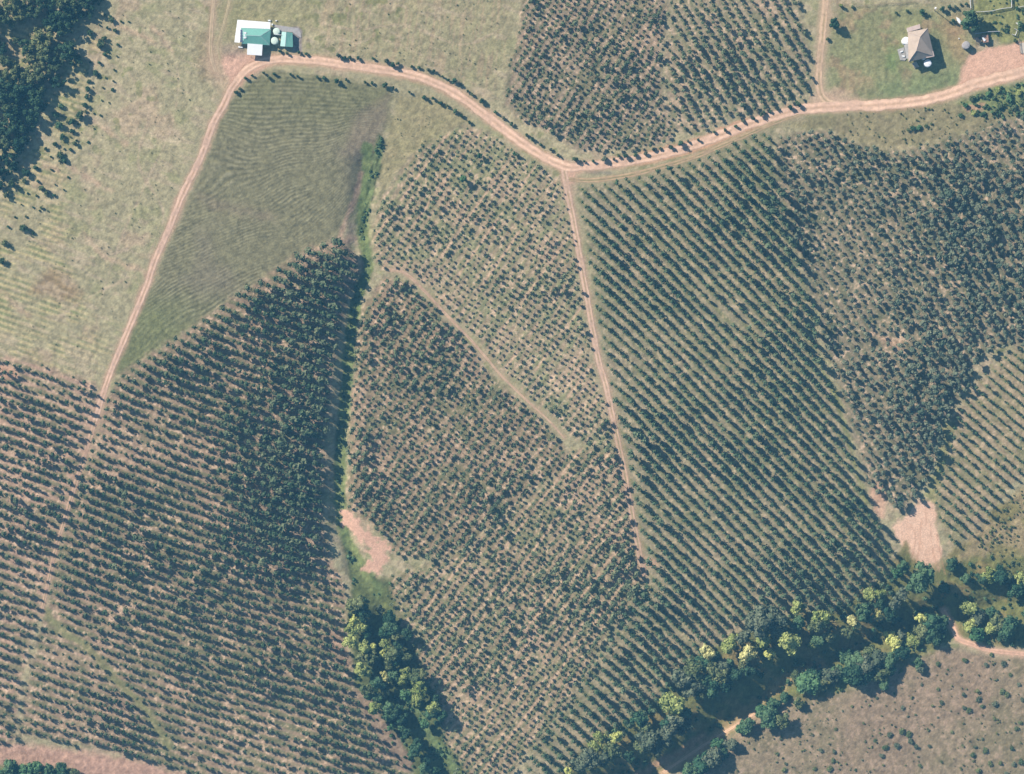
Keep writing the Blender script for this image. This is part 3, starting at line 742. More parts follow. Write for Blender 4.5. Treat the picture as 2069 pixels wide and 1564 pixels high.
def plantation(nm):
    poly, ang, gap, step, jit, live, rad, hr = BLOCKS[nm]
    th = radians(ang); r = np.random.default_rng(hash(nm) % 1000 if False else sum(map(ord, nm)))
    xs = np.array([p[0] for p in poly], float); ys = np.array([p[1] for p in poly], float)
    t, p = block_tp(nm, xs, ys)
    out = []
    for k in range(int(p.min() / gap) - 3, int(p.max() / gap) + 4):
        tt = np.arange(t.min() - 5, t.max() + 5, step) + r.random() * step
        tt = tt + r.normal(size=len(tt)) * step * 0.10
        pp = k * gap + np.zeros_like(tt)
        pp = pp - block_warp(nm, tt, pp) + r.normal(size=len(tt)) * jit
        x = tt * cos(th) - pp * sin(th); y = tt * sin(th) + pp * cos(th)
        ok = (poly_sd(x, y, poly) < 4 * (vn(x / 20, y / 20, 4) - 0.5)) & ~no_tree(x, y) & (r.random(len(x)) < live) & (x > -70) & (x < 2140) & (y > -70) & (y < 1634)
        out += [(a, b) for a, b in zip(x[ok], y[ok])]
    A = np.array(out)
    # vigour varies in patches
    g = fbm(A[:, 0], A[:, 1], 150, 3, 8); g2 = fbm(A[:, 0], A[:, 1], 28, 2, 9)
    s = (0.80 + 0.28 * sstep(0.3, 0.7, g) + 0.22 * (g2 - 0.5)) * np.exp(r.normal(size=len(A)) * 0.15)
    if nm == 'A':
        s *= 0.84 + 0.46 * sstep(-330, -20, -seg_dist(A[:, 0], A[:, 1], CREEK_W)) * sstep(1250, 1000, A[:, 1])
    if nm == 'A': s *= 1 - 0.25 * sstep(70, 40, seg_dist(A[:, 0], A[:, 1], CREEK_W)) * sstep(740, 820, A[:, 1])
    if nm == 'A': s *= 1 - 0.14 * sstep(1050, 1250, A[:, 1]) - 0.06 * sstep(350, 150, A[:, 0])
    if nm == 'F':
        s *= 0.86 + 0.34 * sstep(1300, 1650, A[:, 0]) * sstep(820, 560, A[:, 1]) + 0.14 * sstep(820, 1000, A[:, 1])
    if nm == 'G':
        s *= 0.90 + 0.28 * sstep(1680, 1900, A[:, 0]) * sstep(260, 380, A[:, 1])
    if nm == 'E': s *= 0.88 + 0.26 * sstep(930, 1250, A[:, 0])
    if nm in ('C',): s *= 0.9 + 0.35 * sstep(0.62, 0.75, fbm(A[:, 0], A[:, 1], 40, 2, 2))
    keep = s > 0.48
    A = A[keep]; s = s[keep]
    R = rad * M * s
    return np.column_stack([A, R, R * hr])
GROUPS = {
 'pine':  (('A', 'B'), "plantation_tree", "tallest dark plantation trees of the left rows", "tall dark green plantation tree with one of the widest crowns in the left hand rows", "the remaining dark plantation trees standing in rows down the left side"),
 'row':   (('F', 'I'), "row_tree", "largest trees of the diagonal rows on the right", "green plantation tree with a long shadow, among the widest in the diagonal right hand rows", "the remaining green trees of the long diagonal rows on the right"),
 'round': (('G',), "round_crowned_tree", "largest grey green trees of the upper right stand", "grey green round crowned tree, among the widest of the dense upper right stand", "the remaining grey green trees of the dense upper right stand"),
 'young': (('C', 'D', 'E', 'H1', 'H2'), "young_tree", "largest young trees of the central and top blocks", "young blue green tree, among the widest of the central and top middle blocks", "the remaining small young trees of the central and top middle blocks"),
}
n_ind = 0
for key, (bl, name, grp, lab, rest_lab) in GROUPS.items():
    T = np.concatenate([plantation(b) for b in bl])
    r = np.random.default_rng(5 + len(key))
    inside = (T[:, 0] > 8) & (T[:, 0] < 2061) & (T[:, 1] > 8) & (T[:, 1] < 1556)
    order = np.argsort(-(T[:, 2] * inside))
    big = set(order[:300].tolist())
    var = VAR[key]
    meshes = [np_mesh(name, v, f, [LEAF[key], BARK], {'tint': ('FLOAT', t)}, midx=mi) for v, f, t, mi in var]
    zz = zf(T[:, 0], T[:, 1])
    hc = T[:, 3] * 0.62
    rot = r.random(len(T)) * 2 * pi; vi = r.integers(0, len(var), len(T)); ttint = (r.random(len(T)) - 0.5) * 0.8; ax3 = np.exp(r.normal(size=(len(T), 3)) * [0.14, 0.14, 0.10])
    Vs = []; Fs = []; Ts = []; Ms = []; n0 = 0
    for i in range(len(T)):
        x, y, R, hh = T[i]
        wx, wy, _ = (x - CX) * M, (CY - y) * M, 0
        # the crown centre rises with the tree; trunk meshes reach the ground
        v, f, t, mi = var[vi[i]]
        ax_i = ax3[i]
        zc = zz[i] + hh - R * (1.0 / 1.0) * 1.0
        low = -v[:, 2].min() * R
        zc = zz[i] + max(low - 0.1, 0.05)
        if i in big:
            o = link(name, meshes[vi[i]], None, (wx, wy, zc))
            o.rotation_euler = (0, 0, rot[i]); o.scale = (R * ax3[i, 0], R * ax3[i, 1], R)
            tag(o, lab, "tree", grp); n_ind += 1
        else:
            c, s_ = cos(rot[i]), sin(rot[i])
            w = np.empty_like(v)
            w[:, 0] = (v[:, 0] * ax_i[0] * c - v[:, 1] * ax_i[1] * s_) * R + wx
            w[:, 1] = (v[:, 0] * ax_i[0] * s_ + v[:, 1] * ax_i[1] * c) * R + wy
            w[:, 2] = v[:, 2] * R + zc
            Vs.append(w); Fs.append(f + n0); Ts.append(np.clip(t + ttint[i], 0, 1)); Ms.append(mi); n0 += len(v)
    me = np_mesh("plantation_rows", np.concatenate(Vs), np.concatenate(Fs), [LEAF[key], BARK], {'tint': ('FLOAT', np.concatenate(Ts))}, midx=np.concatenate(Ms))
    o = link("plantation_rows" if key != 'young' else "young_plantation", me)
    tag(o, rest_lab, "plantation", kind='stuff')
    print(key, len(T))

# ------------------------------------------------------------------ larger trees and shrubs, one object each
CROWNS = {'dense': [], 'loose': [], 'shrub': [], 'clump': []}
for s in range(6):
    CROWNS['dense'].append(crown(200 + s, 19, 52, 0.115, flat=0.78, spread=0.76, lr=(0.16, 0.42), core=0.86, coresub=1, jit=0.6))
for s in range(6):
    CROWNS['loose'].append(crown(230 + s, 24, 52, 0.085, flat=0.85, spread=0.86, lr=(0.13, 0.25), core=0.74, coresub=1, jit=0.7))
for s in range(6):
    CROWNS['shrub'].append(crown(260 + s, 6, 34, 0.19, flat=0.85, spread=0.56, lr=(0.30, 0.52), core=0.80, jit=0.7))
_mesh_cache = {}
def crown_mesh(shape, i, leaf, name):
    k = (shape, i, leaf, name)
    if k not in _mesh_cache:
        v, f, t = CROWNS[shape][i]
        _mesh_cache[k] = np_mesh(name, v, f, [LEAF[leaf]], {'tint': ('FLOAT', t)})
    return _mesh_cache[k]
def trunk_mesh(i):
    k = ('trunk', i)
    if k not in _mesh_cache:
        r = np.random.default_rng(900 + i)
        vs, fs = tube([(0, 0, -0.04), (0.01, 0.0, 0.25), (0.02, 0.02, 0.6), (0.0, 0.03, 0.9)], (0.042, 0.032, 0.024, 0.012), 8)
        V_, F_ = [vs], [fs]; n = len(vs)
        for b in range(6):
            a = r.random() * 2 * pi; z0 = 0.30 + 0.08 * b
            e = (0.26 * cos(a), 0.26 * sin(a), z0 + 0.22)
            v, f = tube([(0.01, 0.01, z0), (e[0] * 0.5, e[1] * 0.5, z0 + 0.14), e], (0.018, 0.012, 0.005), 5)
            V_.append(v); F_.append(f + n); n += len(v)
        _mesh_cache[k] = np_mesh("trunk", np.concatenate(V_), np.concatenate(F_), [BARK])
    return _mesh_cache[k]
tr = np.random.default_rng(77)
def tree(px, py, r, leaf, name, label, cat="tree", group=None, shape='dense', hr=2.3, h0=1.5):
    """px, py: crown centre in the photograph; r: crown radius in photograph pixels"""
    R = r * M; h = hr * R + h0
    hz_ = max(R * 0.95, 0.40 * h)
    hc = max(R * 0.75, h - hz_ * 0.92)
    zg = zs(px, py)
    x, y, _ = P(px, py, zg + hc)
    root = empty(name, (x, y, zg), tr.random() * 2 * pi)
    cr = link("crown", crown_mesh(shape, int(tr.integers(0, 6)), leaf, "crown"), root, (0, 0, hc))
    cr.scale = (R * tr.uniform(0.92, 1.1), R * tr.uniform(0.92, 1.1), hz_)
    tk = link("trunk", trunk_mesh(int(tr.integers(0, 4))), root, (0, 0, 0))
    tk.scale = (h * 0.9, h * 0.9, hc / 0.9 * 1.05)
    return tag(root, label, cat, group)
def shrub(px, py, r, leaf, name, label, cat="shrub", group=None, tall=1.1):
    R = r * M; zg = zs(px, py)
    x, y, _ = P(px, py, zg + R * tall * 0.7)
    o = link(name, crown_mesh('shrub', int(tr.integers(0, 6)), leaf, name), None, (x, y, zg + R * tall * 0.72))
    o.rotation_euler = (0, 0, tr.random() * 2 * pi)
    o.scale = (R * tr.uniform(0.9, 1.15), R * tr.uniform(0.9, 1.15), R * tall)
    return tag(o, label, cat, group)
COLW = {'yellow': "bright yellow flowering", 'cream': "pale cream flowering", 'lime': "yellow green", 'olive': "olive green", 'green': "mid green", 'bright': "fresh bright green", 'dark': "deep green", 'grey': "grey green", 'gum': "dull green"}

# creek on the left: crown centres (scale 6.8 from a crop at 660,1190)
cw = []
for x, y, r, k in [(400,210,118,'olive'),(510,325,105,'dark'),(395,420,72,'yellow'),(490,440,58,'yellow'),(330,560,88,'lime'),(490,525,80,'lime'),(545,600,62,'green'),(320,725,88,'lime'),(515,800,80,'lime'),(625,795,62,'yellow'),(490,935,82,'olive'),(630,935,76,'olive'),(475,1100,86,'lime'),(560,1150,60,'lime'),
    (860,405,84,'dark'),(870,520,98,'green'),(800,605,82,'green'),(1090,625,74,'dark'),(960,655,72,'olive'),(800,765,72,'lime'),(780,895,60,'yellow'),(1022,882,38,'yellow'),(900,905,100,'olive'),(860,1050,74,'olive'),(1100,945,62,'olive'),(985,780,70,'dark'),(960,1000,66,'green'),(788,1178,50,'cream'),(828,1240,52,'cream'),(905,1195,74,'green'),(1080,1150,74,'lime'),(1050,1255,60,'lime'),(1225,1200,82,'olive'),(1310,1180,74,'olive'),(1215,1285,54,'lime'),(700,1300,86,'green'),(560,1395,90,'olive'),(645,1385,54,'yellow'),(600,1460,74,'green'),(690,1505,64,'green'),(800,1410,56,'olive'),(1090,1465,82,'bright'),(1285,1385,100,'lime'),(1250,1500,82,'lime'),(1500,1520,64,'dark'),(740,290,62,'grey')]:
    cw.append((660 + x / 6.8, 1190 + y / 6.8, r / 6.8, k))
for x, y, r, k in [(520,660,84,'lime'),(710,645,74,'green'),(700,785,66,'green'),(860,655,54,'green'),(800,700,80,'dark'),(900,800,76,'dark'),(1335,660,92,'lime'),(1300,745,76,'green'),(1450,770,66,'green'),(1210,880,60,'bright'),(900,940,60,'green'),(740,920,44,'bright'),(960,1010,60,'dark'),(1085,1210,76,'green'),(1060,1290,64,'green'),(1100,1120,60,'dark'),(1200,1490,76,'green'),(1360,1525,56,'green'),(1230,1380,60,'dark')]:
    cw.append((680 + x / 6.8, 1334 + y / 6.8, r / 6.8, k))
cnt = {}
for x, y, r, k in sorted(cw, key=lambda q: q[1]):
    cnt[k] = cnt.get(k, 0) + 1
    tree(x, y, r * 1.2, k, "creek_tree", f"{COLW[k]} tree along the left creek, {nth(cnt[k])} of its colour from the top", group="trees along the left creek", hr=2.3, h0=1.6)

# creek on the right
ce = []
for x, y, r, k in [(560,655,85,'cream'),(635,705,62,'green'),(800,590,78,'lime'),(850,490,54,'lime'),(1010,680,92,'cream'),(1092,590,44,'lime'),(1190,510,86,'lime'),(1250,680,58,'yellow'),(1480,550,112,'lime'),(1560,150,72,'lime'),(1580,315,82,'green'),(1845,260,104,'lime'),(1780,340,90,'olive'),(1935,470,64,'olive'),(1800,525,62,'green'),(1735,580,44,'lime'),(1130,310,138,'grey'),(1290,290,130,'grey'),(1330,405,92,'grey'),(960,480,82,'grey'),(165,1230,125,'lime'),(270,950,112,'grey'),(400,850,108,'olive'),(480,800,92,'green'),(600,850,92,'olive'),(720,835,82,'grey'),(695,930,92,'olive'),(565,1000,100,'green'),(460,1030,92,'grey'),(350,1085,84,'grey'),(620,1085,84,'green'),(750,1030,80,'dark'),(800,780,52,'green'),(960,800,56,'olive'),(860,900,80,'dark'),(150,1480,110,'grey'),(310,1480,70,'grey'),(300,1330,70,'green'),(480,1140,66,'olive'),(1010,870,70,'dark'),
    (1680,1025,112,'bright'),(1840,1040,74,'olive'),(1560,940,74,'olive'),(1750,905,82,'green'),(1950,930,92,'grey'),(2035,870,84,'green'),(1235,1400,108,'green'),(1160,1325,66,'bright'),(1385,1430,92,'olive'),(1010,1485,92,'green'),(1420,1165,62,'green'),(930,1525,64,'bright'),(1590,1240,60,'olive'),(1300,1250,70,'green')]:
    ce.append((1330 + x / 5.586, 1200 + y / 5.586, r / 5.586, k))
for x, y, r, k in [(910,190,128,'green'),(860,290,104,'green'),(640,150,66,'bright'),(700,80,66,'green'),(1680,170,84,'lime'),(1795,180,92,'dark'),(1870,205,66,'olive'),(2020,230,74,'lime'),(1965,335,92,'green'),(2050,330,70,'green'),(1585,210,66,'dark'),(1400,215,56,'green'),(1440,540,84,'lime'),(1560,605,64,'green'),(1690,600,66,'green'),(1550,660,74,'grey'),(1450,745,70,'lime'),(1535,840,84,'bright'),(1695,765,72,'lime'),(1790,720,100,'olive'),(1885,765,104,'green'),(1945,700,54,'green'),(1820,855,70,'dark'),(545,895,76,'yellow'),(605,950,84,'yellow'),(770,860,56,'yellow'),(805,935,64,'lime'),(893,670,56,'yellow'),(1000,730,112,'green'),(900,800,92,'olive'),(1100,785,92,'dark'),(1020,875,92,'dark'),(1165,690,54,'green'),(690,850,66,'grey'),(320,390,66,'lime'),(440,400,66,'lime'),(430,495,64,'dark'),(240,600,84,'green'),(415,625,52,'cream'),(125,690,54,'cream'),(185,745,44,'cream'),(300,660,62,'green'),(690,390,72,'grey'),(600,500,66,'grey'),(560,610,76,'dark'),(50,820,66,'olive'),(150,1150,108,'green'),(60,1100,84,'green'),(260,1220,110,'grey'),(330,1055,92,'olive'),(425,1130,100,'grey'),(545,1150,84,'green'),(160,1300,118,'dark'),(60,1335,54,'bright'),(295,1290,84,'green'),(450,1310,86,'olive'),(535,1250,62,'green'),(490,1405,62,'green'),(680,1060,84,'dark'),(1240,60,70,'dark'),(860,1165,54,'green'),(885,1245,46,'grey'),(1160,330,60,'green')]:
    ce.append((1700 + x / 5.586, 1130 + y / 5.586, r / 5.586, k))
for x, y, r, k in [(455,600,64,'lime'),(405,710,64,'lime'),(650,620,72,'yellow'),(600,765,84,'olive'),(330,855,110,'grey'),(240,905,92,'grey'),(475,855,82,'grey'),(785,835,74,'dark'),(1000,640,110,'grey'),(930,705,84,'olive'),(1085,725,84,'grey'),(1205,560,92,'grey'),(1220,650,72,'grey'),(1235,455,84,'green'),(900,405,84,'green'),(965,485,74,'olive'),(1375,535,64,'grey'),(110,1005,54,'yellow'),(1785,680,66,'bright'),(1740,830,116,'grey'),(1620,905,100,'green'),(1500,985,84,'green'),(1850,800,66,'dark'),(1940,690,74,'grey'),(1440,1015,54,'bright')]:
    ce.append((1130 + x / 5.592, 1380 + y / 5.592, r / 5.592, k))
def south(x, y):
    xs = [p[0] for p in CREEK_E]; ys = [p[1] for p in CREEK_E]
    return y > np.interp(x, xs, ys) + 4 or x > 1880
cnt = {}
for x, y, r, k in sorted(ce, key=lambda q: q[0]):
    cnt[k] = cnt.get(k, 0) + 1
    tree(x, y, r * 1.2, k, "creek_tree", f"{COLW[k]} tree along the right creek, {nth(cnt[k])} of its colour from the left", group="trees along the right hand creek", hr=1.25 if south(x, y) else 2.4, h0=0.6 if south(x, y) else 2.2)

# forest in the top left corner
fo = [(30,12,24,'olive'),(8,42,24,'gum'),(44,34,18,'olive'),(74,18,20,'gum'),(98,2,20,'dark'),(133,8,18,'gum'),(160,6,20,'gum'),(186,6,18,'dark'),(203,2,13,'dark'),(95,72,22,'olive'),(85,96,20,'olive'),(128,48,22,'dark'),(148,42,16,'gum'),(108,52,18,'dark'),(55,96,16,'dark'),(140,66,14,'gum'),(100,116,20,'gum'),(140,104,22,'dark'),(158,122,15,'dark'),(120,128,18,'gum'),(82,130,16,'olive'),(28,150,22,'olive'),(60,162,20,'gum'),(90,154,20,'gum'),(124,166,16,'dark'),(18,182,24,'dark'),(50,190,22,'dark'),(78,202,22,'dark'),(92,214,13,'dark'),(14,216,22,'gum'),(40,232,20,'dark'),(68,238,18,'dark'),(18,254,22,'dark'),(46,268,18,'dark'),(10,290,22,'gum'),(38,300,18,'dark'),(50,286,14,'dark'),(18,322,16,'dark'),(30,338,12,'dark'),(8,352,14,'dark'),(28,372,9,'gum'),(4,376,11,'dark'),(-20,20,24,'gum'),(-22,70,22,'gum'),(-20,150,24,'gum'),(-25,200,24,'dark'),(-25,260,24,'dark'),(-25,320,20,'dark'),(20,-25,24,'gum'),(70,-30,22,'gum'),(120,-28,22,'dark'),(170,-26,20,'gum'),(62,118,13,'gum'),(14,122,16,'gum'),(5,165,16,'olive'),(150,20,14,'dark'),(112,28,14,'dark'),(30,205,16,'olive'),(90,178,14,'gum'),(18,395,8,'gum'),(188,32,9,'dark'),(72,262,8,'dark'),(34,84,9,'gum'),(2,98,14,'dark')]
cnt = {}
for x, y, r, k in sorted(fo, key=lambda q: q[1]):
    cnt[k] = cnt.get(k, 0) + 1
    tree(x - (7 if x > 60 else 3), y - 2, r * 1.12, k, "gum_tree", f"{COLW[k]} tree in the upper left wood, {nth(cnt[k])} of its colour from the top", group="trees of the upper left wood", shape='loose', hr=1.0, h0=1.2)

# single trees
tree(1687, 48, 12.5, 'dark', "round_tree", "lone round deep green tree beside the sandy north track", hr=1.9, h0=0.4)
tree(1959, 33, 17, 'green', "spreading_tree", "large spreading green tree beside the upturned boat near the right house", hr=2.0, h0=1.5)
tree(1968, 52, 13, 'dark', "spreading_tree", "dark lower tree against the fence end below the spreading tree", hr=2.0, h0=1.5)
tree(1950, 50, 11, 'green', "spreading_tree", "smaller green tree touching the spreading tree on its lower left", hr=2.0, h0=1.0)
tree(1977, 36, 11, 'olive', "spreading_tree", "open olive tree right of the spreading tree near the right house", hr=2.0, h0=1.5)
tree(936, 362, 7.5, 'bright', "leafy_tree", "brighter green tree standing taller among the young rows under the meadow", hr=2.6, h0=0.8)
tree(970, 315, 6.5, 'green', "leafy_tree", "rounded green tree near the upper edge of the young central block", hr=2.2, h0=0.8)
tree(1040, 311, 5.0, 'bright', "leafy_tree", "small bright tree on the upper right edge of the young central block", hr=2.2, h0=0.5)
for i, (x, y, r, k) in enumerate([(18,1553,20,'green'),(46,1556,16,'bright'),(72,1550,19,'bright'),(98,1559,16,'green'),(126,1556,16,'green'),(5,1572,18,'green'),(150,1564,12,'olive'),(60,1575,18,'green')]):
    tree(x, y, r, k, "roadside_tree", f"{COLW[k]} tree in the bottom left corner, {nth(i + 1)} of the clump", group="trees in the bottom left corner", hr=1.7, h0=0.8)

# ------------------------------------------------------------------ shrubs
h1 = [(520 + x / 3.008, y / 3.008) for x, y in [(140,315),(182,330),(255,322),(300,330),(490,340),(530,355),(565,355),(615,360),(708,360),(790,375),(825,398),(855,390),(940,408),(985,418),(1040,430),(1075,440),(1130,470),(1165,490),(1200,495),(1240,525),(1280,560),(1310,580),(1365,615),(1450,690),(1500,725),(1550,760)]] \
   + [(1040 + x / 3.008, y / 3.008) for x, y in [(75,825),(110,850),(160,885),(225,915),(265,950),(370,970),(425,985),(480,985),(545,970),(605,975),(630,950),(680,950),(735,945),(800,940),(845,915),(885,905),(955,900),(1010,880),(1055,865),(1120,855),(1215,805),(1280,795),(1345,775),(1390,740),(1455,725),(1500,700)]] \
   + [(1549 + x / 3.008, y / 3.008) for x, y in [(-10,690),(25,685),(65,665),(145,660),(195,635)]]
big1 = {4, 9, 10, 18, 22, 31, 34, 37, 43, 51, 56, 55}
for i, (x, y) in enumerate(h1):
    r = (6.2 if i in big1 else 4.2) * tr.uniform(0.85, 1.15)
    shrub(x - 1, y - 2, r, ['dark', 'gum', 'dark', 'green', 'grey'][i % 5], "roadside_shrub", f"dark shrub on the upper main road edge, {nth(i + 1)} from the green roofed farmhouse", group="shrubs lining the upper road edge", tall=1.45)
h2 = [(478,188),(485,181),(497,160),(510,155)] + [(520 + x / 3.008, y / 3.008) for x, y in [(40,450),(75,480),(105,455),(205,460),(250,470),(365,475),(405,478),(485,495),(545,490),(660,505),(700,512),(780,525),(830,540),(925,565),(1015,600),(1070,605),(1115,630),(1155,650),(1205,685),(1245,710),(1290,750)]]
for i, (x, y) in enumerate(h2):
    r = (6.2 if i in (11, 15, 18, 22) else 4.2) * tr.uniform(0.85, 1.15)
    shrub(x - 1, y - 2, r, ['dark', 'gum', 'green', 'dark'][i % 4], "field_edge_shrub", f"dark shrub along the furrowed field's upper edge, {nth(i + 1)} from the left", group="shrubs along the furrowed field's upper edge", tall=1.45)
pb = [(x / 3.008, y / 3.008, r) for x, y, r in [(550,200,6),(612,275,10),(640,330,5),(635,235,6),(575,440,6),(528,540,7),(530,588,6),(518,638,6),(368,648,6),(338,692,8),(485,695,10),(438,738,7),(360,765,8),(440,800,6),(375,832,7),(335,875,5),(450,872,6),(365,945,8),(390,970,7),(160,1045,9),(215,1018,5),(260,1145,8),(280,1170,6),(145,1390,9),(28,1480,8),(675,122,6),(280,905,4),(120,1155,4),(330,1185,4),(200,1412,4),(495,92,8),(430,910,4),(600,380,4),(150,1098,5),(15,1590,8),(250,1260,4),(90,1320,3),(700,185,4),(600,465,3),(545,490,4)]]
pr_ = np.random.default_rng(31)
for k_ in range(0, 19):                      # short rows of saplings along the wood's edge
    y0 = 22 + 24 * k_ + pr_.uniform(-4, 4); x0 = np.interp(y0, [0, 60, 180, 250, 350, 480], [212, 178, 160, 120, 70, -10])
    for q in range(4):
        if pr_.random() < 0.72: pb.append((x0 + 12 + q * 17 + pr_.uniform(-4, 4), y0 + (12 + q * 17) * 0.34 + pr_.uniform(-3, 3), pr_.uniform(1.8, 3.4)))
for i, (x, y, r) in enumerate(sorted(pb, key=lambda q: q[1])):
    shrub(x, y, r * 1.12, ['gum', 'dark', 'green'][i % 3], "pasture_bush", f"dark bush on the left pasture beside the wood, {nth(i + 1)} from the top", "bush", "bushes scattered beside the upper left wood", tall=1.0)
yb = [(1810,26,4,'gum'),(1833,22,4,'gum'),(1863,24,7,'green'),(1904,17,7,'dark'),(1919,13,5.5,'dark'),(1930,12.5,5,'grey'),(1941,9,3,'gum'),(1952,8.5,4,'dark'),(1926,41,6,'dark'),(1672,78,5,'gum'),(2060,48,8,'green'),(2052,82,5,'gum'),(1700,12,6,'lime'),(1723,14,4,'gum'),(2034,51,4,'gum')]
for i, (x, y, r, k) in enumerate(sorted(yb)):
    shrub(x, y, r, k, "garden_bush", f"{COLW[k]} garden bush around the right hand house, {nth(i + 1)} from the left", "bush", "bushes around the right hand house", tall=1.2)
sb = [(1549 + x / 3.008, 1044 + y / 3.008, r) for x, y, r in [(820,935,7),(915,925,7),(1045,1050,7),(1040,895,8),(1195,1080,8),(1060,1130,8),(1010,1150,6),(1205,870,9),(1330,900,8),(1370,840,8),(1440,890,10),(1280,1060,9),(1290,1110,10),(1310,1150,8),(1430,1060,10),(1460,1078,9),(1385,1140,10),(1230,1175,10),(1205,1160,8),(1385,1225,7),(1555,1110,8),(1540,1250,8),(1520,1290,8),(825,1160,7),(670,1100,5),(880,1105,4),(775,1075,4),(520,1155,5),(860,1215,5),(905,1205,5),(590,1255,5),(1040,1220,4),(985,1300,5),(1130,1310,6),(820,1300,13),(750,1330,10),(860,1320,11),(880,1365,11),(720,1400,10),(790,1390,11),(910,1400,9),(700,1450,8),(990,1395,6),(660,1360,6),(640,1400,5),(1490,1410,9),(1310,1350,5),(1250,1450,9),(1325,1420,9),(1270,1400,7),(930,1515,7),(845,1510,4),(710,1510,5),(1060,1490,5),(325,1420,8),(410,1430,7),(290,1530,8),(380,1530,11),(105,1540,9),(118,1500,6),(65,1440,5),(230,1420,4),(85,1350,6),(280,1325,5),(400,1480,8),(1360,1500,9),(1290,1540,10),(1420,1500,8),(1500,1500,9),(1550,1490,10),(1180,960,5),(1400,990,5),(1480,960,6),(1530,1020,7),(940,1020,5),(600,1120,4),(700,1210,4),(1190,1390,4),(1120,1180,4),(460,1180,4),(580,1480,4),(540,1540,5),(1460,1560,9),(1180,1530,5),(200,1380,4),(420,1290,6),(1100,930,4)]]
for i, (x, y, r) in enumerate(sorted(sb)):
    k = ['gum', 'grey', 'olive', 'grey', 'olive'][i % 5]
    shrub(x, y, r * 0.72, k, "scrub_bush", f"{COLW[k]} bush on the brown bottom right slope, {nth(i + 1)} from the left", "bush", "bushes on the brown scrub slope", tall=0.5)
gb = [(1549 + x / 3.008, y / 3.008, r) for x, y, r in [(890,780,8),(925,770,8),(970,765,6),(860,790,6),(1000,750,5),(1210,640,8),(1250,600,9),(1300,580,8),(1350,570,9),(1400,545,9),(1260,690,8),(1310,690,7),(1420,640,10),(1480,600,11),(1530,560,10),(1500,660,9),(1390,670,8),(1550,630,9),(1180,700,7),(1440,560,7),(980,660,3)]]
for i, (x, y, r) in enumerate(sorted(gb)):
    k = ['olive', 'green', 'bright', 'gum', 'lime'][i % 5]
    shrub(x, y, r * 0.8, k, "verge_bush", f"{COLW[k]} bush on the verge below the dirt yard, {nth(i + 1)} from the left", "bush", "bushes on the verge below the right hand yard", tall=0.75)

# ------------------------------------------------------------------ undergrowth that nobody could count
def undergrowth(name, label, areas, seed, leaf):
    r = np.random.default_rng(seed); Vs = []; Fs = []; Ts = []; n0 = 0
    for poly, n, r0, r1, keep_off in areas:
        xs = [p[0] for p in poly]; ys = [p[1] for p in poly]
        x = r.uniform(max(min(xs), -60), min(max(xs), 2130), n * 2); y = r.uniform(max(min(ys), -60), min(max(ys), 1624), n * 2)
        ok = (poly_sd(x, y, poly) < 0) & (fbm(x, y, 30, 3, seed) > 0.44)
        for ln in keep_off: ok &= seg_dist(x, y, ln) > 11
        x = x[ok][:n]; y = y[ok][:n]
        z = zf(x, y); R_ = (r0 + (r1 - r0) * r.random(len(x)) ** 2) * M
        for i in range(len(x)):
            v, f, t = UNDER[int(r.integers(0, len(UNDER)))]
            a = r.random() * 2 * pi; w = np.empty_like(v)
            w[:, 0] = (v[:, 0] * cos(a) - v[:, 1] * sin(a)) * R_[i] + (x[i] - CX) * M
            w[:, 1] = (v[:, 0] * sin(a) + v[:, 1] * cos(a)) * R_[i] + (CY - y[i]) * M
            w[:, 2] = v[:, 2] * R_[i] + z[i] + R_[i] * 0.4
            Vs.append(w); Fs.append(f + n0); n0 += len(v); Ts.append(np.clip(t + r.uniform(-0.4, 0.4), 0, 1))
    o = link(name, np_mesh(name, np.concatenate(Vs), np.concatenate(Fs), [LEAF[leaf]], {'tint': ('FLOAT', np.concatenate(Ts))}))
    tag(o, label, "undergrowth", kind='stuff')
UNDER = [crown(400 + s, 3, 14, 0.30, flat=0.8, spread=0.5, lr=(0.35, 0.6), core=0.75, jit=0.7) for s in range(5)]
undergrowth("undergrowth", "tangled green undergrowth along both creeks and wet strips", [
    (RIPAR, 1500, 3, 9, [TRACK_SE, TRACK_C, [(1290,1570),(1330,1545),(1370,1525),(1420,1490)]]), (RIPAR_W, 420, 3, 7, []),
    ([(765,270),(778,285),(768,345),(752,400),(742,450),(735,490),(722,475),(738,400),(748,340)], 160, 2, 5, []),
    ([(716,560),(726,590),(712,680),(700,780),(690,880),(688,960),(696,1050),(684,1050),(678,960),(680,880),(690,780),(700,680)], 200, 2, 5, []),
    ([(1930,210),(2000,180),(2069,165),(2160,150),(2160,230),(2000,240),(1950,225)], 220, 2, 6, []),
    ([(1968,-60),(2160,-60),(2160,80),(2030,86),(1985,70),(1975,40)], 200, 2, 5, []),
    ([(842,1420),(860,1450),(880,1490),(915,1530),(940,1580),(900,1580),(860,1500)], 120, 2, 6, [])], 3, 'green')
undergrowth("pasture_weeds", "scattered weed clumps in the dry pasture around the green roofed farmhouse", [
    ([(130,60),(230,20),(430,20),(440,240),(380,360),(300,560),(220,730),(0,690),(0,480),(120,330)], 200, 0.9, 2.4, [TRACK_W, TRACK_NW]), ([(620,-20),(1030,-20),(1010,200),(950,180),(830,125),(660,100)], 130, 0.9, 2.2, [ROAD_MAIN]), ([(800,205),(880,195),(940,245),(860,285),(775,380),(770,300)], 70, 0.9, 2.0, [ROAD_MAIN])], 8, 'gum')
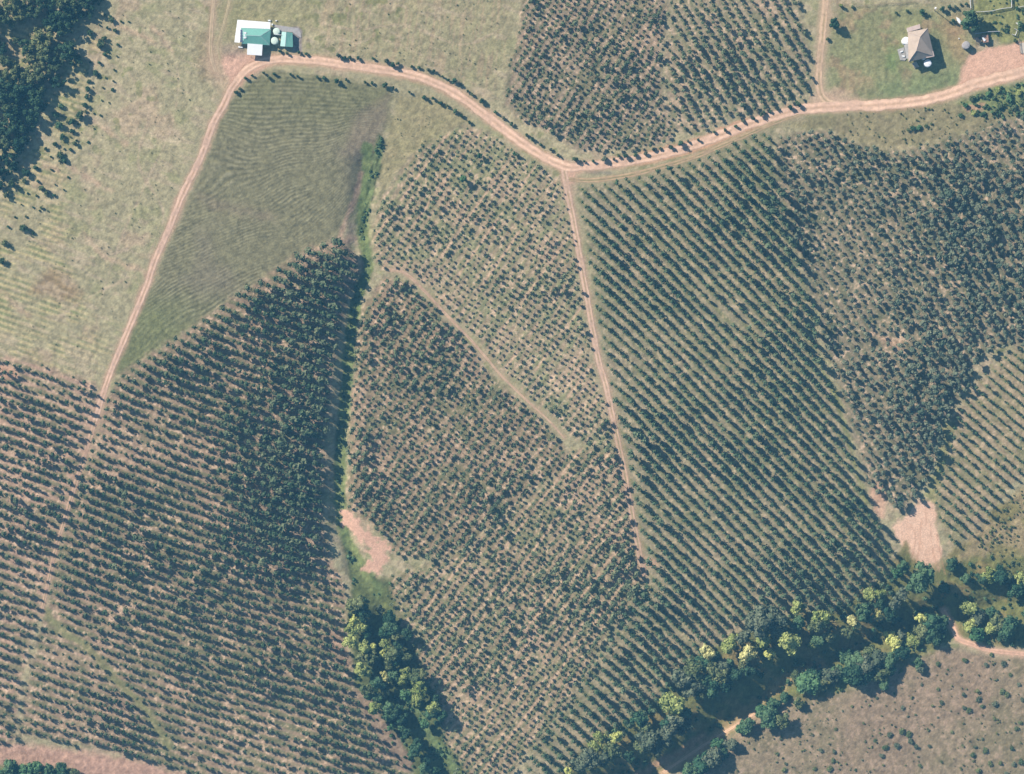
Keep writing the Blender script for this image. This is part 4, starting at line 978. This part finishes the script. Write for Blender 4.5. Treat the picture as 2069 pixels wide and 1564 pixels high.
undergrowth("scrub", "low dry tussocks and seedlings on the slopes at bottom right", [
    (SCRUB, 650, 1.2, 3.2, [TRACK_SE]), (TUSSOCK, 420, 1.6, 4.5, []), ([(1700,225),(1930,205),(1960,230),(2069,215),(2069,232),(1940,270),(1860,292),(1790,300),(1730,285),(1680,262)], 160, 1.2, 3.5, [ROAD_MAIN])], 5, 'olive')

# ------------------------------------------------------------------ roofs and metal
WHITE = plain_mat("white roof sheeting", (0.80, 0.80, 0.80), 0.55, 0.3, 0.03, 0.6, 'X')
GREENR = plain_mat("green roof sheeting", (0.17, 0.40, 0.33), 0.5, 0.35, 0.07, 0.8, 'X')
WALLW = plain_mat("cream weatherboard", (0.62, 0.60, 0.52), 0.8, 0.2, 0.06)
TANR = plain_mat("tan roof sheeting", (0.44, 0.35, 0.28), 0.75, 0.2, 0.10, 0.5, 'X')
PINKR = plain_mat("pink brown roof sheeting", (0.46, 0.36, 0.32), 0.8, 0.2, 0.10, 0.7, 'X')
GREYR = plain_mat("weathered grey sheeting", (0.36, 0.34, 0.32), 0.8, 0.2, 0.18, 0.9, 'X')
TANKG = plain_mat("pale green tank plastic", (0.58, 0.68, 0.58), 0.6, 0.3, 0.06)
TANKW = plain_mat("white tank plastic", (0.82, 0.82, 0.83), 0.6, 0.3, 0.03)
TANKC = plain_mat("grey concrete", (0.36, 0.33, 0.32), 0.9, 0.15, 0.15, 1.0)
PANEL = plain_mat("blue collector glass", (0.055, 0.075, 0.14), 0.25, 0.5, 0.1)
FRAME = plain_mat("grey metal", (0.50, 0.50, 0.52), 0.5, 0.4, 0.08)
GLASS = plain_mat("window glass", (0.03, 0.04, 0.05), 0.15, 0.5, 0.05)
WOOD = plain_mat("old timber", (0.34, 0.25, 0.19), 0.9, 0.1, 0.2, 2)
SLAB = plain_mat("pale concrete slab", (0.55, 0.47, 0.38), 0.9, 0.15, 0.12, 0.8)
RUST = plain_mat("rusty sheeting", (0.42, 0.24, 0.17), 0.85, 0.2, 0.25, 1.2)
DARKW = plain_mat("near black sheeting", (0.05, 0.05, 0.055), 0.9, 0.1, 0.1)
def quad_up(pts):
    """order a plan polygon counter-clockwise"""
    a = sum(pts[i][0] * pts[(i + 1) % len(pts)][1] - pts[(i + 1) % len(pts)][0] * pts[i][1] for i in range(len(pts)))
    return pts if a > 0 else pts[::-1]
def plane(mb, pts3, th=0.07):
    a = sum(pts3[i][0] * pts3[(i + 1) % len(pts3)][1] - pts3[(i + 1) % len(pts3)][0] * pts3[i][1] for i in range(len(pts3)))
    mb.sheet(pts3 if a > 0 else pts3[::-1], th)
def Z5(x, y): return (440 + x / 10.345, y / 10.345)       # crop at 440,0
def Z6(x, y): return (1780 + x / 10.345, 20 + y / 10.345)
def Z7(x, y): return (1869 + x / 10.345, y / 10.345)
def inset(pts, d):
    cx = sum(p[0] for p in pts) / len(pts); cy = sum(p[1] for p in pts) / len(pts)
    return [(cx + (p[0] - cx) * d, cy + (p[1] - cy) * d) for p in pts]

# ---- the farmhouse with the green and white roof
g0 = zs(515, 70)
hx, hy, _ = P(512, 72, g0)
house = empty("farmhouse", (hx, hy, g0))
tag(house, "long farmhouse with green hipped roof, white verandah roofs and wall panels beside the apron", "house")
def R5(x, y, h): q = Z5(x, y); return P(q[0], q[1], g0 + h)
nw, ne, se, sw = R5(480, 585, 3.1), R5(1112, 612, 3.1), R5(1082, 945, 3.1), R5(500, 912, 3.1)
r1, r2 = R5(600, 742, 4.7), R5(892, 752, 4.7)
mb = MB(); plane(mb, [nw, r1, r2, ne]); plane(mb, [ne, r2, se]); plane(mb, [sw, se, r2, r1]); plane(mb, [nw, sw, r1])
roof = mb.build("roof", GREENR, house)
wall_pts = quad_up([(p[0], p[1]) for p in inset([nw[:2], ne[:2], se[:2], sw[:2]], 0.94)])
mb = MB(); mb.prism(wall_pts, g0 - 0.3, g0 + 3.0); mb.build("wall", WALLW, house)
mb = MB(); mb.bar(r1, r2, 0.09); mb.bar(r2, ne, 0.07); mb.bar(r2, se, 0.07); mb.bar(r1, nw, 0.07); mb.bar(r1, sw, 0.07); mb.build("ridge_cap", FRAME, roof)
mb = MB()
plane(mb, [R5(412, 412, 2.6), R5(1102, 466, 2.6), R5(1096, 606, 3.04), R5(486, 582, 3.04)])
plane(mb, [R5(412, 412, 2.6), R5(486, 582, 3.04), R5(462, 892, 3.04), R5(348, 884, 2.6)])
ver = mb.build("verandah_roof", WHITE, house)
for q in [(425,425),(650,440),(880,458),(1090,475),(385,640),(360,860)]:
    p = R5(q[0], q[1], 2.5); mb = MB(); mb.bar((p[0], p[1], g0 - 0.2), (p[0], p[1], g0 + 2.5), 0.06); mb.build("post", WALLW, house)
# collector panels on the west hip
for k in range(5):
    y0 = 618 + k * 54
    mb = MB(); plane(mb, [R5(474 - k * 1.2, y0, 3.42), R5(524, y0 + 4, 3.62), R5(520, y0 + 46, 3.62), R5(470 - k * 1.2, y0 + 44, 3.42)], 0.06)
    pn = mb.build("solar_panel", PANEL, house)
    a = R5(474, y0 + 20, 3.46); b = R5(522, y0 + 23, 3.66)
    mb = MB(); mb.bar(a, b, 0.03); mb.build("rail", FRAME, pn)
for k in range(3):
    y0 = 668 + k * 48
    mb = MB(); plane(mb, [R5(540, y0, 3.95), R5(600, y0 + 5, 4.55), R5(596, y0 + 38, 4.55), R5(537, y0 + 36, 3.95)], 0.06); mb.build("solar_panel", FRAME, house)
# windows and door on the walls that a side view shows
def wall_window(parent, a, b, t, w, z0, z1, frame_m=FRAME):
    a = Vector((a[0], a[1], 0)); b = Vector((b[0], b[1], 0)); d = (b - a).normalized(); nrm = Vector((d.y, -d.x, 0))
    c = a + (b - a) * t + nrm * 0.01
    p = [c - d * w / 2, c + d * w / 2]
    def rect(mb, ww, zz0, zz1, dep):
        q = [c - d * ww / 2 - nrm * 0.05, c + d * ww / 2 - nrm * 0.05, c + d * ww / 2 + nrm * dep, c - d * ww / 2 + nrm * dep]
        mb.prism(quad_up([(v.x, v.y) for v in q]), zz0, zz1)
    m1 = MB(); rect(m1, w, z0, z1, 0.03); wd = m1.build("window", GLASS, parent)
    m2 = MB()
    def ring(ww, zlo, zhi, dep):
        return [tuple(c + d * sx_ * ww / 2 + nrm * dep)[:2] + (z_,) for sx_, z_ in ((-1, zlo), (1, zlo), (1, zhi), (-1, zhi))]
    o1 = ring(w + 0.2, z0 - 0.1, z1 + 0.1, 0.055); i1 = ring(w - 0.04, z0 + 0.02, z1 - 0.02, 0.055); o0 = ring(w + 0.2, z0 - 0.1, z1 + 0.1, -0.04); i0 = ring(w - 0.04, z0 + 0.02, z1 - 0.02, -0.04)
    fr = []
    for k in range(4):
        j = (k + 1) % 4; fr += [(k, j, 4 + j, 4 + k), (8 + k, 12 + k, 12 + j, 8 + j), (k, 8 + k, 8 + j, j), (4 + k, 4 + j, 12 + j, 12 + k)]
    m2.add(o1 + i1 + o0 + i0, fr)
    m2.build("frame", frame_m, wd)
wp = wall_pts
for i in range(4):
    a, b = wp[i], wp[(i + 1) % 4]
    L = math.hypot(a[0] - b[0], a[1] - b[1])
    for t in ((0.2, 0.5, 0.8) if L > 10 else (0.3, 0.7)): wall_window(house, a, b, t, 1.3, g0 + 1.0, g0 + 2.1)

# carport with the flat white roof
cx_, cy_, _ = P(515, 99, g0)
car = empty("carport", (cx_, cy_, g0))
tag(car, "open carport with flat white roof in front of the green roofed farmhouse", "carport")
cp = [R5(622, 908, 3.4), R5(936, 932, 3.4), R5(922, 1162, 3.15), R5(610, 1142, 3.15)]
mb = MB(); plane(mb, cp, 0.14); mb.build("roof", WHITE, car)
for p in inset([c[:2] for c in cp], 0.92):
    mb = MB(); mb.bar((p[0], p[1], g0 - 0.2), (p[0], p[1], g0 + 3.1), 0.07); mb.build("post", FRAME, car)

# garden shed
sh_pts = [Z5(1340, 662), Z5(1562, 682), Z5(1572, 985), Z5(1306, 966)]
sx, sy, _ = P(579, 79, g0)
shed = empty("shed", (sx, sy, g0))
tag(shed, "small shed with a green gabled roof, sunlit slope coloured paler, right of the two tanks", "shed")
eN1, eN2, eS2, eS1 = [P(q[0], q[1], g0 + 2.5) for q in sh_pts]
rN, rS = P(*Z5(1432, 670), g0 + 3.3), P(*Z5(1408, 972), g0 + 3.3)
PALEG = plain_mat("pale and sunlit green sheeting", (0.36, 0.55, 0.50), 0.5, 0.35, 0.06, 0.8, 'X')
mb = MB(); plane(mb, [eN1, rN, rS, eS1]); mb.build("roof", PALEG, shed)  # sun-facing slope: its sunlight is put into a paler sheeting colour
mb = MB(); plane(mb, [rN, eN2, eS2, rS]); rf = mb.build("roof", GREENR, shed)
mb = MB(); mb.bar(rN, rS, 0.07); mb.build("ridge_cap", FRAME, rf)
sp = quad_up(inset([eN1[:2], eN2[:2], eS2[:2], eS1[:2]], 0.93))
mb = MB(); mb.prism(sp, g0 - 0.3, g0 + 2.4); mb.build("wall", PALEG, shed)
wall_window(shed, sp[0], sp[1], 0.5, 1.0, g0 + 1.0, g0 + 1.9)

def tank(px, py, r, h, mat, label, zg, n=36):
    x, y, _ = P(px, py, zg + h)
    root = empty("water_tank", (x, y, zg)); R = r * M
    mb = MB(); mb.cyl((x, y), R, R, zg - 0.3, zg + h, n); body = mb.build("body", mat, root)
    mb = MB(); mb.cyl((x, y), R * 1.02, R * 0.86, zg + h, zg + h + 0.22, n, R * 0.10); lid = mb.build("lid", mat, root)
    mb = MB(); mb.cyl((x + R * 0.35, y - R * 0.3), 0.26, 0.24, zg + h + 0.26, zg + h + 0.42, 14, 0.02); mb.build("hatch", mat, lid)
    mb = MB()
    for k in range(1, 6): mb.cyl((x, y), R * 1.012, R * 1.012, zg + h * k / 6 - 0.04, zg + h * k / 6 + 0.04, n)
    mb.build("band", mat, body)
    return tag(root, label, "water tank")
tank(558.8, 63.4, 7.0, 2.6, TANKG, "pale green round water tank, upper of the two beside the shed", g0)
tank(554.8, 82.4, 7.4, 2.6, TANKG, "pale green round water tank, lower of the two beside the shed", g0)
mb = MB(); mb.bar(R5(1172, 716, 2.75), R5(1335, 734, 2.75), 0.14); o = mb.build("pipe", WHITE); tag(o, "thin white pipe joining the upper tank to the shed roof", "pipe")
def slab(name, pts, z0, h, mat, label, cat):
    q = quad_up([P(p[0], p[1], z0)[:2] for p in pts]); mb = MB(); mb.prism(q, z0 - 0.15, z0 + h); o = mb.build(name, mat); return tag(o, label, cat)
slab("bench", [Z5(428, 968), Z5(515, 975), Z5(524, 1004), Z5(430, 996)], g0, 0.5, WHITE, "white slab bench left of the carport below the farmhouse", "bench")
slab("crate", [Z5(1050, 418), Z5(1105, 418), Z5(1105, 448), Z5(1050, 446)], g0, 0.6, WHITE, "small white crate at the farmhouse's upper right corner", "crate")
slab("crate", [Z5(1120, 500), Z5(1155, 495), Z5(1160, 530), Z5(1125, 535)], g0, 0.7, WHITE, "white crate between the farmhouse corner and upper tank", "crate")
slab("crate", [Z5(1208, 424), Z5(1240, 426), Z5(1238, 446), Z5(1206, 444)], g0, 0.4, WHITE, "smallest white crate out on the grass above the tanks", "crate")
slab("concrete_pad", [Z5(1160, 510), Z5(1690, 590), Z5(1740, 700), Z5(1740, 790), Z5(1600, 705), Z5(1565, 672), Z5(1330, 655), Z5(1190, 580)], g0 + 0.02, 0.06, TANKC, "grey paved pad curving behind the small shed", "pad")

# ---- the high tan roofed house on the right
g1 = zs(1858, 95)
hx, hy, _ = P(1860, 92, g1)
hou = empty("house", (hx, hy, g1))
tag(hou, "high set tan roofed house with a long shadow on the right hand lawn", "house")
def R6(x, y, h): q = Z6(x, y); return P(q[0], q[1], g1 + h)
EV = 5.4
a1, a2, a3, a4 = R6(560, 466, EV), R6(975, 384, EV), R6(1112, 965, EV), R6(575, 1088, EV)
b1, b2 = R6(822, 560, EV + 3.3), R6(742, 850, EV + 3.3)
mb = MB(); plane(mb, [a1, b1, b2, a4]); rf1 = mb.build("roof", TANR, hou)
mb = MB(); plane(mb, [a1, a2, b1]); mb.build("roof", TANR, hou)
mb = MB(); plane(mb, [a2, a3, b2, b1]); mb.build("roof", TANR, hou)
mb = MB(); plane(mb, [a4, b2, a3]); mb.build("roof", TANR, hou)
mb = MB()
for p, q in ((b1, b2), (b1, a1), (b1, a2), (b2, a3), (b2, a4)): mb.bar(p, q, 0.09)
mb.build("ridge_cap", PINKR, rf1)
wpt = quad_up(inset([a1[:2], a2[:2], a3[:2], a4[:2]], 0.93))
mb = MB(); mb.prism(wpt, g1 + 2.2, g1 + EV - 0.1); mb.build("wall", WALLW, hou)
for i in range(4):
    for t in (0.03, 0.35, 0.65):
        a, b = Vector(wpt[i]), Vector(wpt[(i + 1) % 4]); c = a + (b - a) * t + (Vector((hx, hy)) - a) * 0.04
        mb = MB(); mb.bar((c.x, c.y, g1 - 0.2), (c.x, c.y, g1 + 2.25), 0.12); mb.build("stump", WOOD, hou)
    for t in (0.25, 0.6): wall_window(hou, wpt[i], wpt[(i + 1) % 4], t, 1.4, g1 + 3.2, g1 + 4.4)
mb = MB(); plane(mb, [R6(535, 378, EV - 0.9), R6(812, 296, EV - 0.9), R6(828, 388, EV - 0.25), R6(562, 464, EV - 0.25)], 0.08); lr = mb.build("porch_roof", PINKR, hou)
mb = MB(); mb.prism(quad_up(inset([R6(535, 378, 4)[:2], R6(812, 296, 4)[:2], R6(828, 388, 4)[:2], R6(562, 464, 4)[:2]], 0.9)), g1 - 0.2, g1 + EV - 1.0); mb.build("porch_wall", WALLW, hou)
mb = MB(); plane(mb, [R6(482, 742, EV - 1.2), R6(606, 690, EV - 0.2), R6(655, 1000, EV - 0.2), R6(534, 1024, EV - 1.2)], 0.08); mb.build("verandah_roof", GREYR, hou)
mb = MB(); plane(mb, [R6(934, 898, EV + 0.55), R6(1092, 858, EV + 0.3), R6(1118, 972, EV + 0.2), R6(946, 1008, EV + 0.35)], 0.10); mb.build("dormer_roof", PINKR, hou)
mb = MB(); plane(mb, [R6(738, 1020, EV - 0.4), R6(862, 988, EV - 0.4), R6(862, 1012, EV - 0.7), R6(740, 1046, EV - 0.7)], 0.05); mb.build("awning", PALEG, hou)
mb = MB()
for k in range(8):
    p0 = R6(640 + k * 7, 1085 + k * 18, 0)
    q = [R6(640 + k * 8, 1120 + k * 13, 0)[:2], R6(725 + k * 10, 1090 + k * 13, 0)[:2], R6(733 + k * 10, 1104 + k * 13, 0)[:2], R6(648 + k * 8, 1134 + k * 13, 0)[:2]]
    mb.prism(quad_up(q), g1 - 0.1, g1 + 2.2 - k * 0.26)
mb.build("stairs", SLAB, hou)
tank(1830.5, 82.3, 7.6, 3.6, TANKW, "white round water tank on the left side of the tan roofed house", g1)
tank(1874.8, 127.4, 7.6, 3.4, TANKW, "white round water tank standing in the shadow below the tan roofed house", g1)
tank(1867.5, 117, 3.2, 4.4, TANKW, "small white tank against the lower wall of the tan roofed house", g1, 20)
tank(1952.3, 91.2, 7.8, 3.0, TANKC, "grey concrete water tank on the lawn between house and dirt yard", zs(1952, 91))
# grey paved patio with benches
slab("patio", [Z6(340, 830), Z6(480, 780), Z6(530, 1020), Z6(500, 1060), Z6(400, 1050)], g1, 0.12, GREYR, "cluttered grey paved patio on the left of the tan roofed house", "patio")
slab("bench", [Z6(395, 870), Z6(450, 850), Z6(460, 875), Z6(405, 895)], g1 + 0.1, 0.45, WHITE, "small white bench, upper one on the grey patio", "bench")
slab("bench", [Z6(440, 950), Z6(500, 960), Z6(490, 990), Z6(440, 980)], g1 + 0.1, 0.45, WHITE, "small white bench, lower one on the grey patio", "bench")

# ---- pole, boat, fences, sheds near the right house
gp = zs(1884, 20)
x, y, _ = P(1888, 21, gp)
pole = empty("power_pole", (x, y, gp))
tag(pole, "tall timber pole casting a long thin shadow above the right house", "pole")
mb = MB(); mb.cyl((x, y), 0.20, 0.15, gp - 0.3, gp + 8.5, 12); mb.build("post", WOOD, pole)
mb = MB(); mb.bar((x - 1.1, y - 0.3, gp + 7.9), (x + 1.1, y + 0.3, gp + 7.9), 0.07); mb.build("crossarm", WOOD, pole)
mb = MB(); mb.cyl((x - 0.35, y + 0.25), 0.55, 0.55, gp + 6.6, gp + 7.6, 14, 0.1); mb.build("transformer", WHITE, pole)
# upturned boat
gb_ = zs(1937, 40)
x, y, _ = P(1936.8, 40.6, gb_)
boat = empty("boat", (x, y, gb_), radians(-54))
tag(boat, "upturned white boat lying beside the large spreading tree", "boat")
L, W, Hh = 4.0, 1.7, 0.75
vs = []; fs = []; ns, nc = 12, 9
for i in range(ns):
    u = i / (ns - 1); ww = W / 2 * (sstep(0, 0.55, u) * 0.85 + 0.15 * (u > 0.02) * 1.0) * (1 - 0.12 * u * u); hh = Hh * (0.35 + 0.65 * float(sstep(0, 0.4, u)))
    for j in range(nc):
        a = pi * j / (nc - 1); vs.append(((u - 0.5) * L, ww * cos(a), hh * abs(sin(a)) ** 0.7 + 0.05))
for i in range(ns - 1):
    for j in range(nc - 1):
        k = i * nc + j; fs.append((k, k + nc, k + nc + 1, k + 1))
fs.append(tuple((ns - 1) * nc + j for j in range(nc))); fs.append(tuple(j for j in range(nc - 1, -1, -1)))
me = bpy.data.meshes.new("hull"); me.from_pydata(vs, [], fs); me.materials.append(TANKW); me.update(); link("hull", me, boat)
mbk = bpy.data.meshes.new("keel")
kv = [(-1.6, -0.04, 0.3), (2.0, -0.04, 0.3), (2.0, 0.04, 0.3), (-1.6, 0.04, 0.3), (-1.6, -0.04, 0.72), (2.0, -0.04, 0.86), (2.0, 0.04, 0.86), (-1.6, 0.04, 0.72)]
mbk.from_pydata(kv, [], [(0, 3, 2, 1), (4, 5, 6, 7), (0, 1, 5, 4), (1, 2, 6, 5), (2, 3, 7, 6), (3, 0, 4, 7)]); mbk.materials.append(FRAME); mbk.update(); link("keel", mbk, boat)
def fence(pts, label, h=1.3, n_rail=3, mat=FRAME, gap=3.0, rr=0.06):
    z0 = zs(*pts[0]); x, y, _ = P(pts[0][0], pts[0][1], z0)
    root = empty("fence", (x, y, z0)); tag(root, label, "fence")
    L = []
    for (ax_, ay_), (bx_, by_) in zip(pts[:-1], pts[1:]):
        n = max(1, int(math.hypot(bx_ - ax_, by_ - ay_) * M / gap))
        L += [(ax_ + (bx_ - ax_) * k / n, ay_ + (by_ - ay_) * k / n) for k in range(n)]
    L.append(pts[-1])
    W3 = [P(q[0], q[1], zs(*q)) for q in L]
    for p in W3:
        mb = MB(); mb.bar((p[0], p[1], p[2] - 0.3), (p[0], p[1], p[2] + h + 0.08), rr * 1.6); mb.build("post", mat, root)
    for k in range(n_rail):
        zz = h * (k + 1) / n_rail - 0.05
        mb = MB()
        for p, q in zip(W3[:-1], W3[1:]): mb.bar((p[0], p[1], p[2] + zz), (q[0], q[1], q[2] + zz), rr * (1.7 if k == n_rail - 1 else 1.0))
        mb.build("rail", mat, root)
    return root
PALE = plain_mat("weathered white rail", (0.62, 0.60, 0.57), 0.7, 0.2, 0.15)
fence([(1972,24.7),(1990,24),(2004,22.7),(2023.7,17.9),(2043,15.5)], "pale rail fence running right from behind the spreading tree", mat=PALE, rr=0.09)
fence([(1959,-6),(1961,17)], "short pale rail fence standing upright in the photo above the spreading tree", mat=PALE, rr=0.09)
fence([(2043.6,14),(2043.2,-8)], "pale rail fence going up at the right end of the long fence", mat=PALE, rr=0.09)
fence([(2057,15),(2069,13),(2090,12)], "pale rail fence at the far top right corner", mat=PALE, rr=0.09)
fence([(1969.6,68.9),(1994.7,64.9),(2019,63.8)], "grey rail fence above the rusty little shed", mat=FRAME, rr=0.09)
fence([(2050,58.5),(2054.8,61.5),(2051,71.8),(2044.5,69.6)], "pale rail pen, small and three sided, above the dirt yard", mat=PALE, rr=0.08, gap=2.0)
fence([(1730,13),(1790,8),(1850,4)], "thin wire fence along the top of the right hand lawn", mat=WOOD, rr=0.03, gap=4.0, h=1.1)
fence([(2058,78),(2058.5,88),(2061,106)], "dark gate fence at the left side of the cream slab", mat=WOOD, rr=0.06)
slab("concrete_slab", [(2060,87),(2090,85),(2090,108),(2062,108)], zs(2065, 98), 0.15, SLAB, "cream concrete slab at the right edge of the dirt yard", "slab")
# small rusty shed with a loose white sheet on it
gs = zs(1990, 78)
x, y, _ = P(1990, 78, gs)
rs = empty("tin_shed", (x, y, gs)); tag(rs, "small rusty roofed shed below the grey rail fence", "shed")
q = [P(*Z7(*c), gs + 2.3) for c in ((1190, 735), (1318, 728), (1332, 878), (1222, 892))]
mb = MB(); plane(mb, [(q[0][0], q[0][1], gs + 2.6), (q[1][0], q[1][1], gs + 2.6), (q[2][0], q[2][1], gs + 2.2), (q[3][0], q[3][1], gs + 2.2)], 0.08); mb.build("roof", RUST, rs)
mb = MB(); mb.prism(quad_up(inset([c[:2] for c in q], 0.92)), gs - 0.2, gs + 2.1); mb.build("wall", RUST, rs)
mb = MB(); plane(mb, [P(*Z7(1185, 782), gs + 2.8), P(*Z7(1212, 776), gs + 2.8), P(*Z7(1272, 830), gs + 2.62), P(*Z7(1256, 864), gs + 2.6), P(*Z7(1228, 858), gs + 2.62)], 0.06)
o = mb.build("roof_sheet", TANKW); tag(o, "loose white sheet lying on the rusty little shed", "sheet")
gs = zs(1976, 85)
x, y, _ = P(1975, 84, gs)
ds = empty("lean_to", (x, y, gs)); tag(ds, "low dark open lean-to left of the rusty little shed", "shed")
q = [P(*Z7(*c), gs + 1.9) for c in ((1042, 800), (1165, 770), (1172, 905), (1075, 880))]
mb = MB(); plane(mb, q, 0.08); mb.build("roof", DARKW, ds)  # roof sheet in one even, near black colour
for c in q:
    mb = MB(); mb.bar((c[0], c[1], gs - 0.2), (c[0], c[1], gs + 1.85), 0.07); mb.build("post", WOOD, ds)
slab("plank", [Z7(1890, 480), Z7(1920, 470), Z7(1982, 522), Z7(1965, 540)], zs(2055, 48), 0.25, PALE, "pale plank lying in the grass near the top right", "plank")
slab("bucket", [Z7(695, 800), Z7(712, 794), Z7(722, 812), Z7(705, 822)], zs(1937, 78), 0.4, WHITE, "tiny white bucket alone on the lawn above the grey tank", "bucket")

# ------------------------------------------------------------------ the air between
hz = bpy.data.meshes.new("haze")
S = 2700.0; zt = ALT + 4; zb = -12.0
hz.from_pydata([(-S, -S, zb), (S, -S, zb), (S, S, zb), (-S, S, zb), (-S, -S, zt), (S, -S, zt), (S, S, zt), (-S, S, zt)], [], [(0, 3, 2, 1), (4, 5, 6, 7), (0, 1, 5, 4), (1, 2, 6, 5), (2, 3, 7, 6), (3, 0, 4, 7)])
hm, nt, out = node_mat("pale blue air")
pv = nt.nodes.new("ShaderNodeVolumePrincipled")
pv.inputs['Color'].default_value = (0.18, 0.57, 1.0, 1)
pv.inputs['Density'].default_value = 0.000078
pv.inputs['Anisotropy'].default_value = 0.0
nt.links.new(pv.outputs[0], out.inputs['Volume'])
hz.materials.append(hm); hz.update()
hazeo = link("haze", hz)
tag(hazeo, "thin blue haze in the air over the whole farm", "haze", kind='stuff')
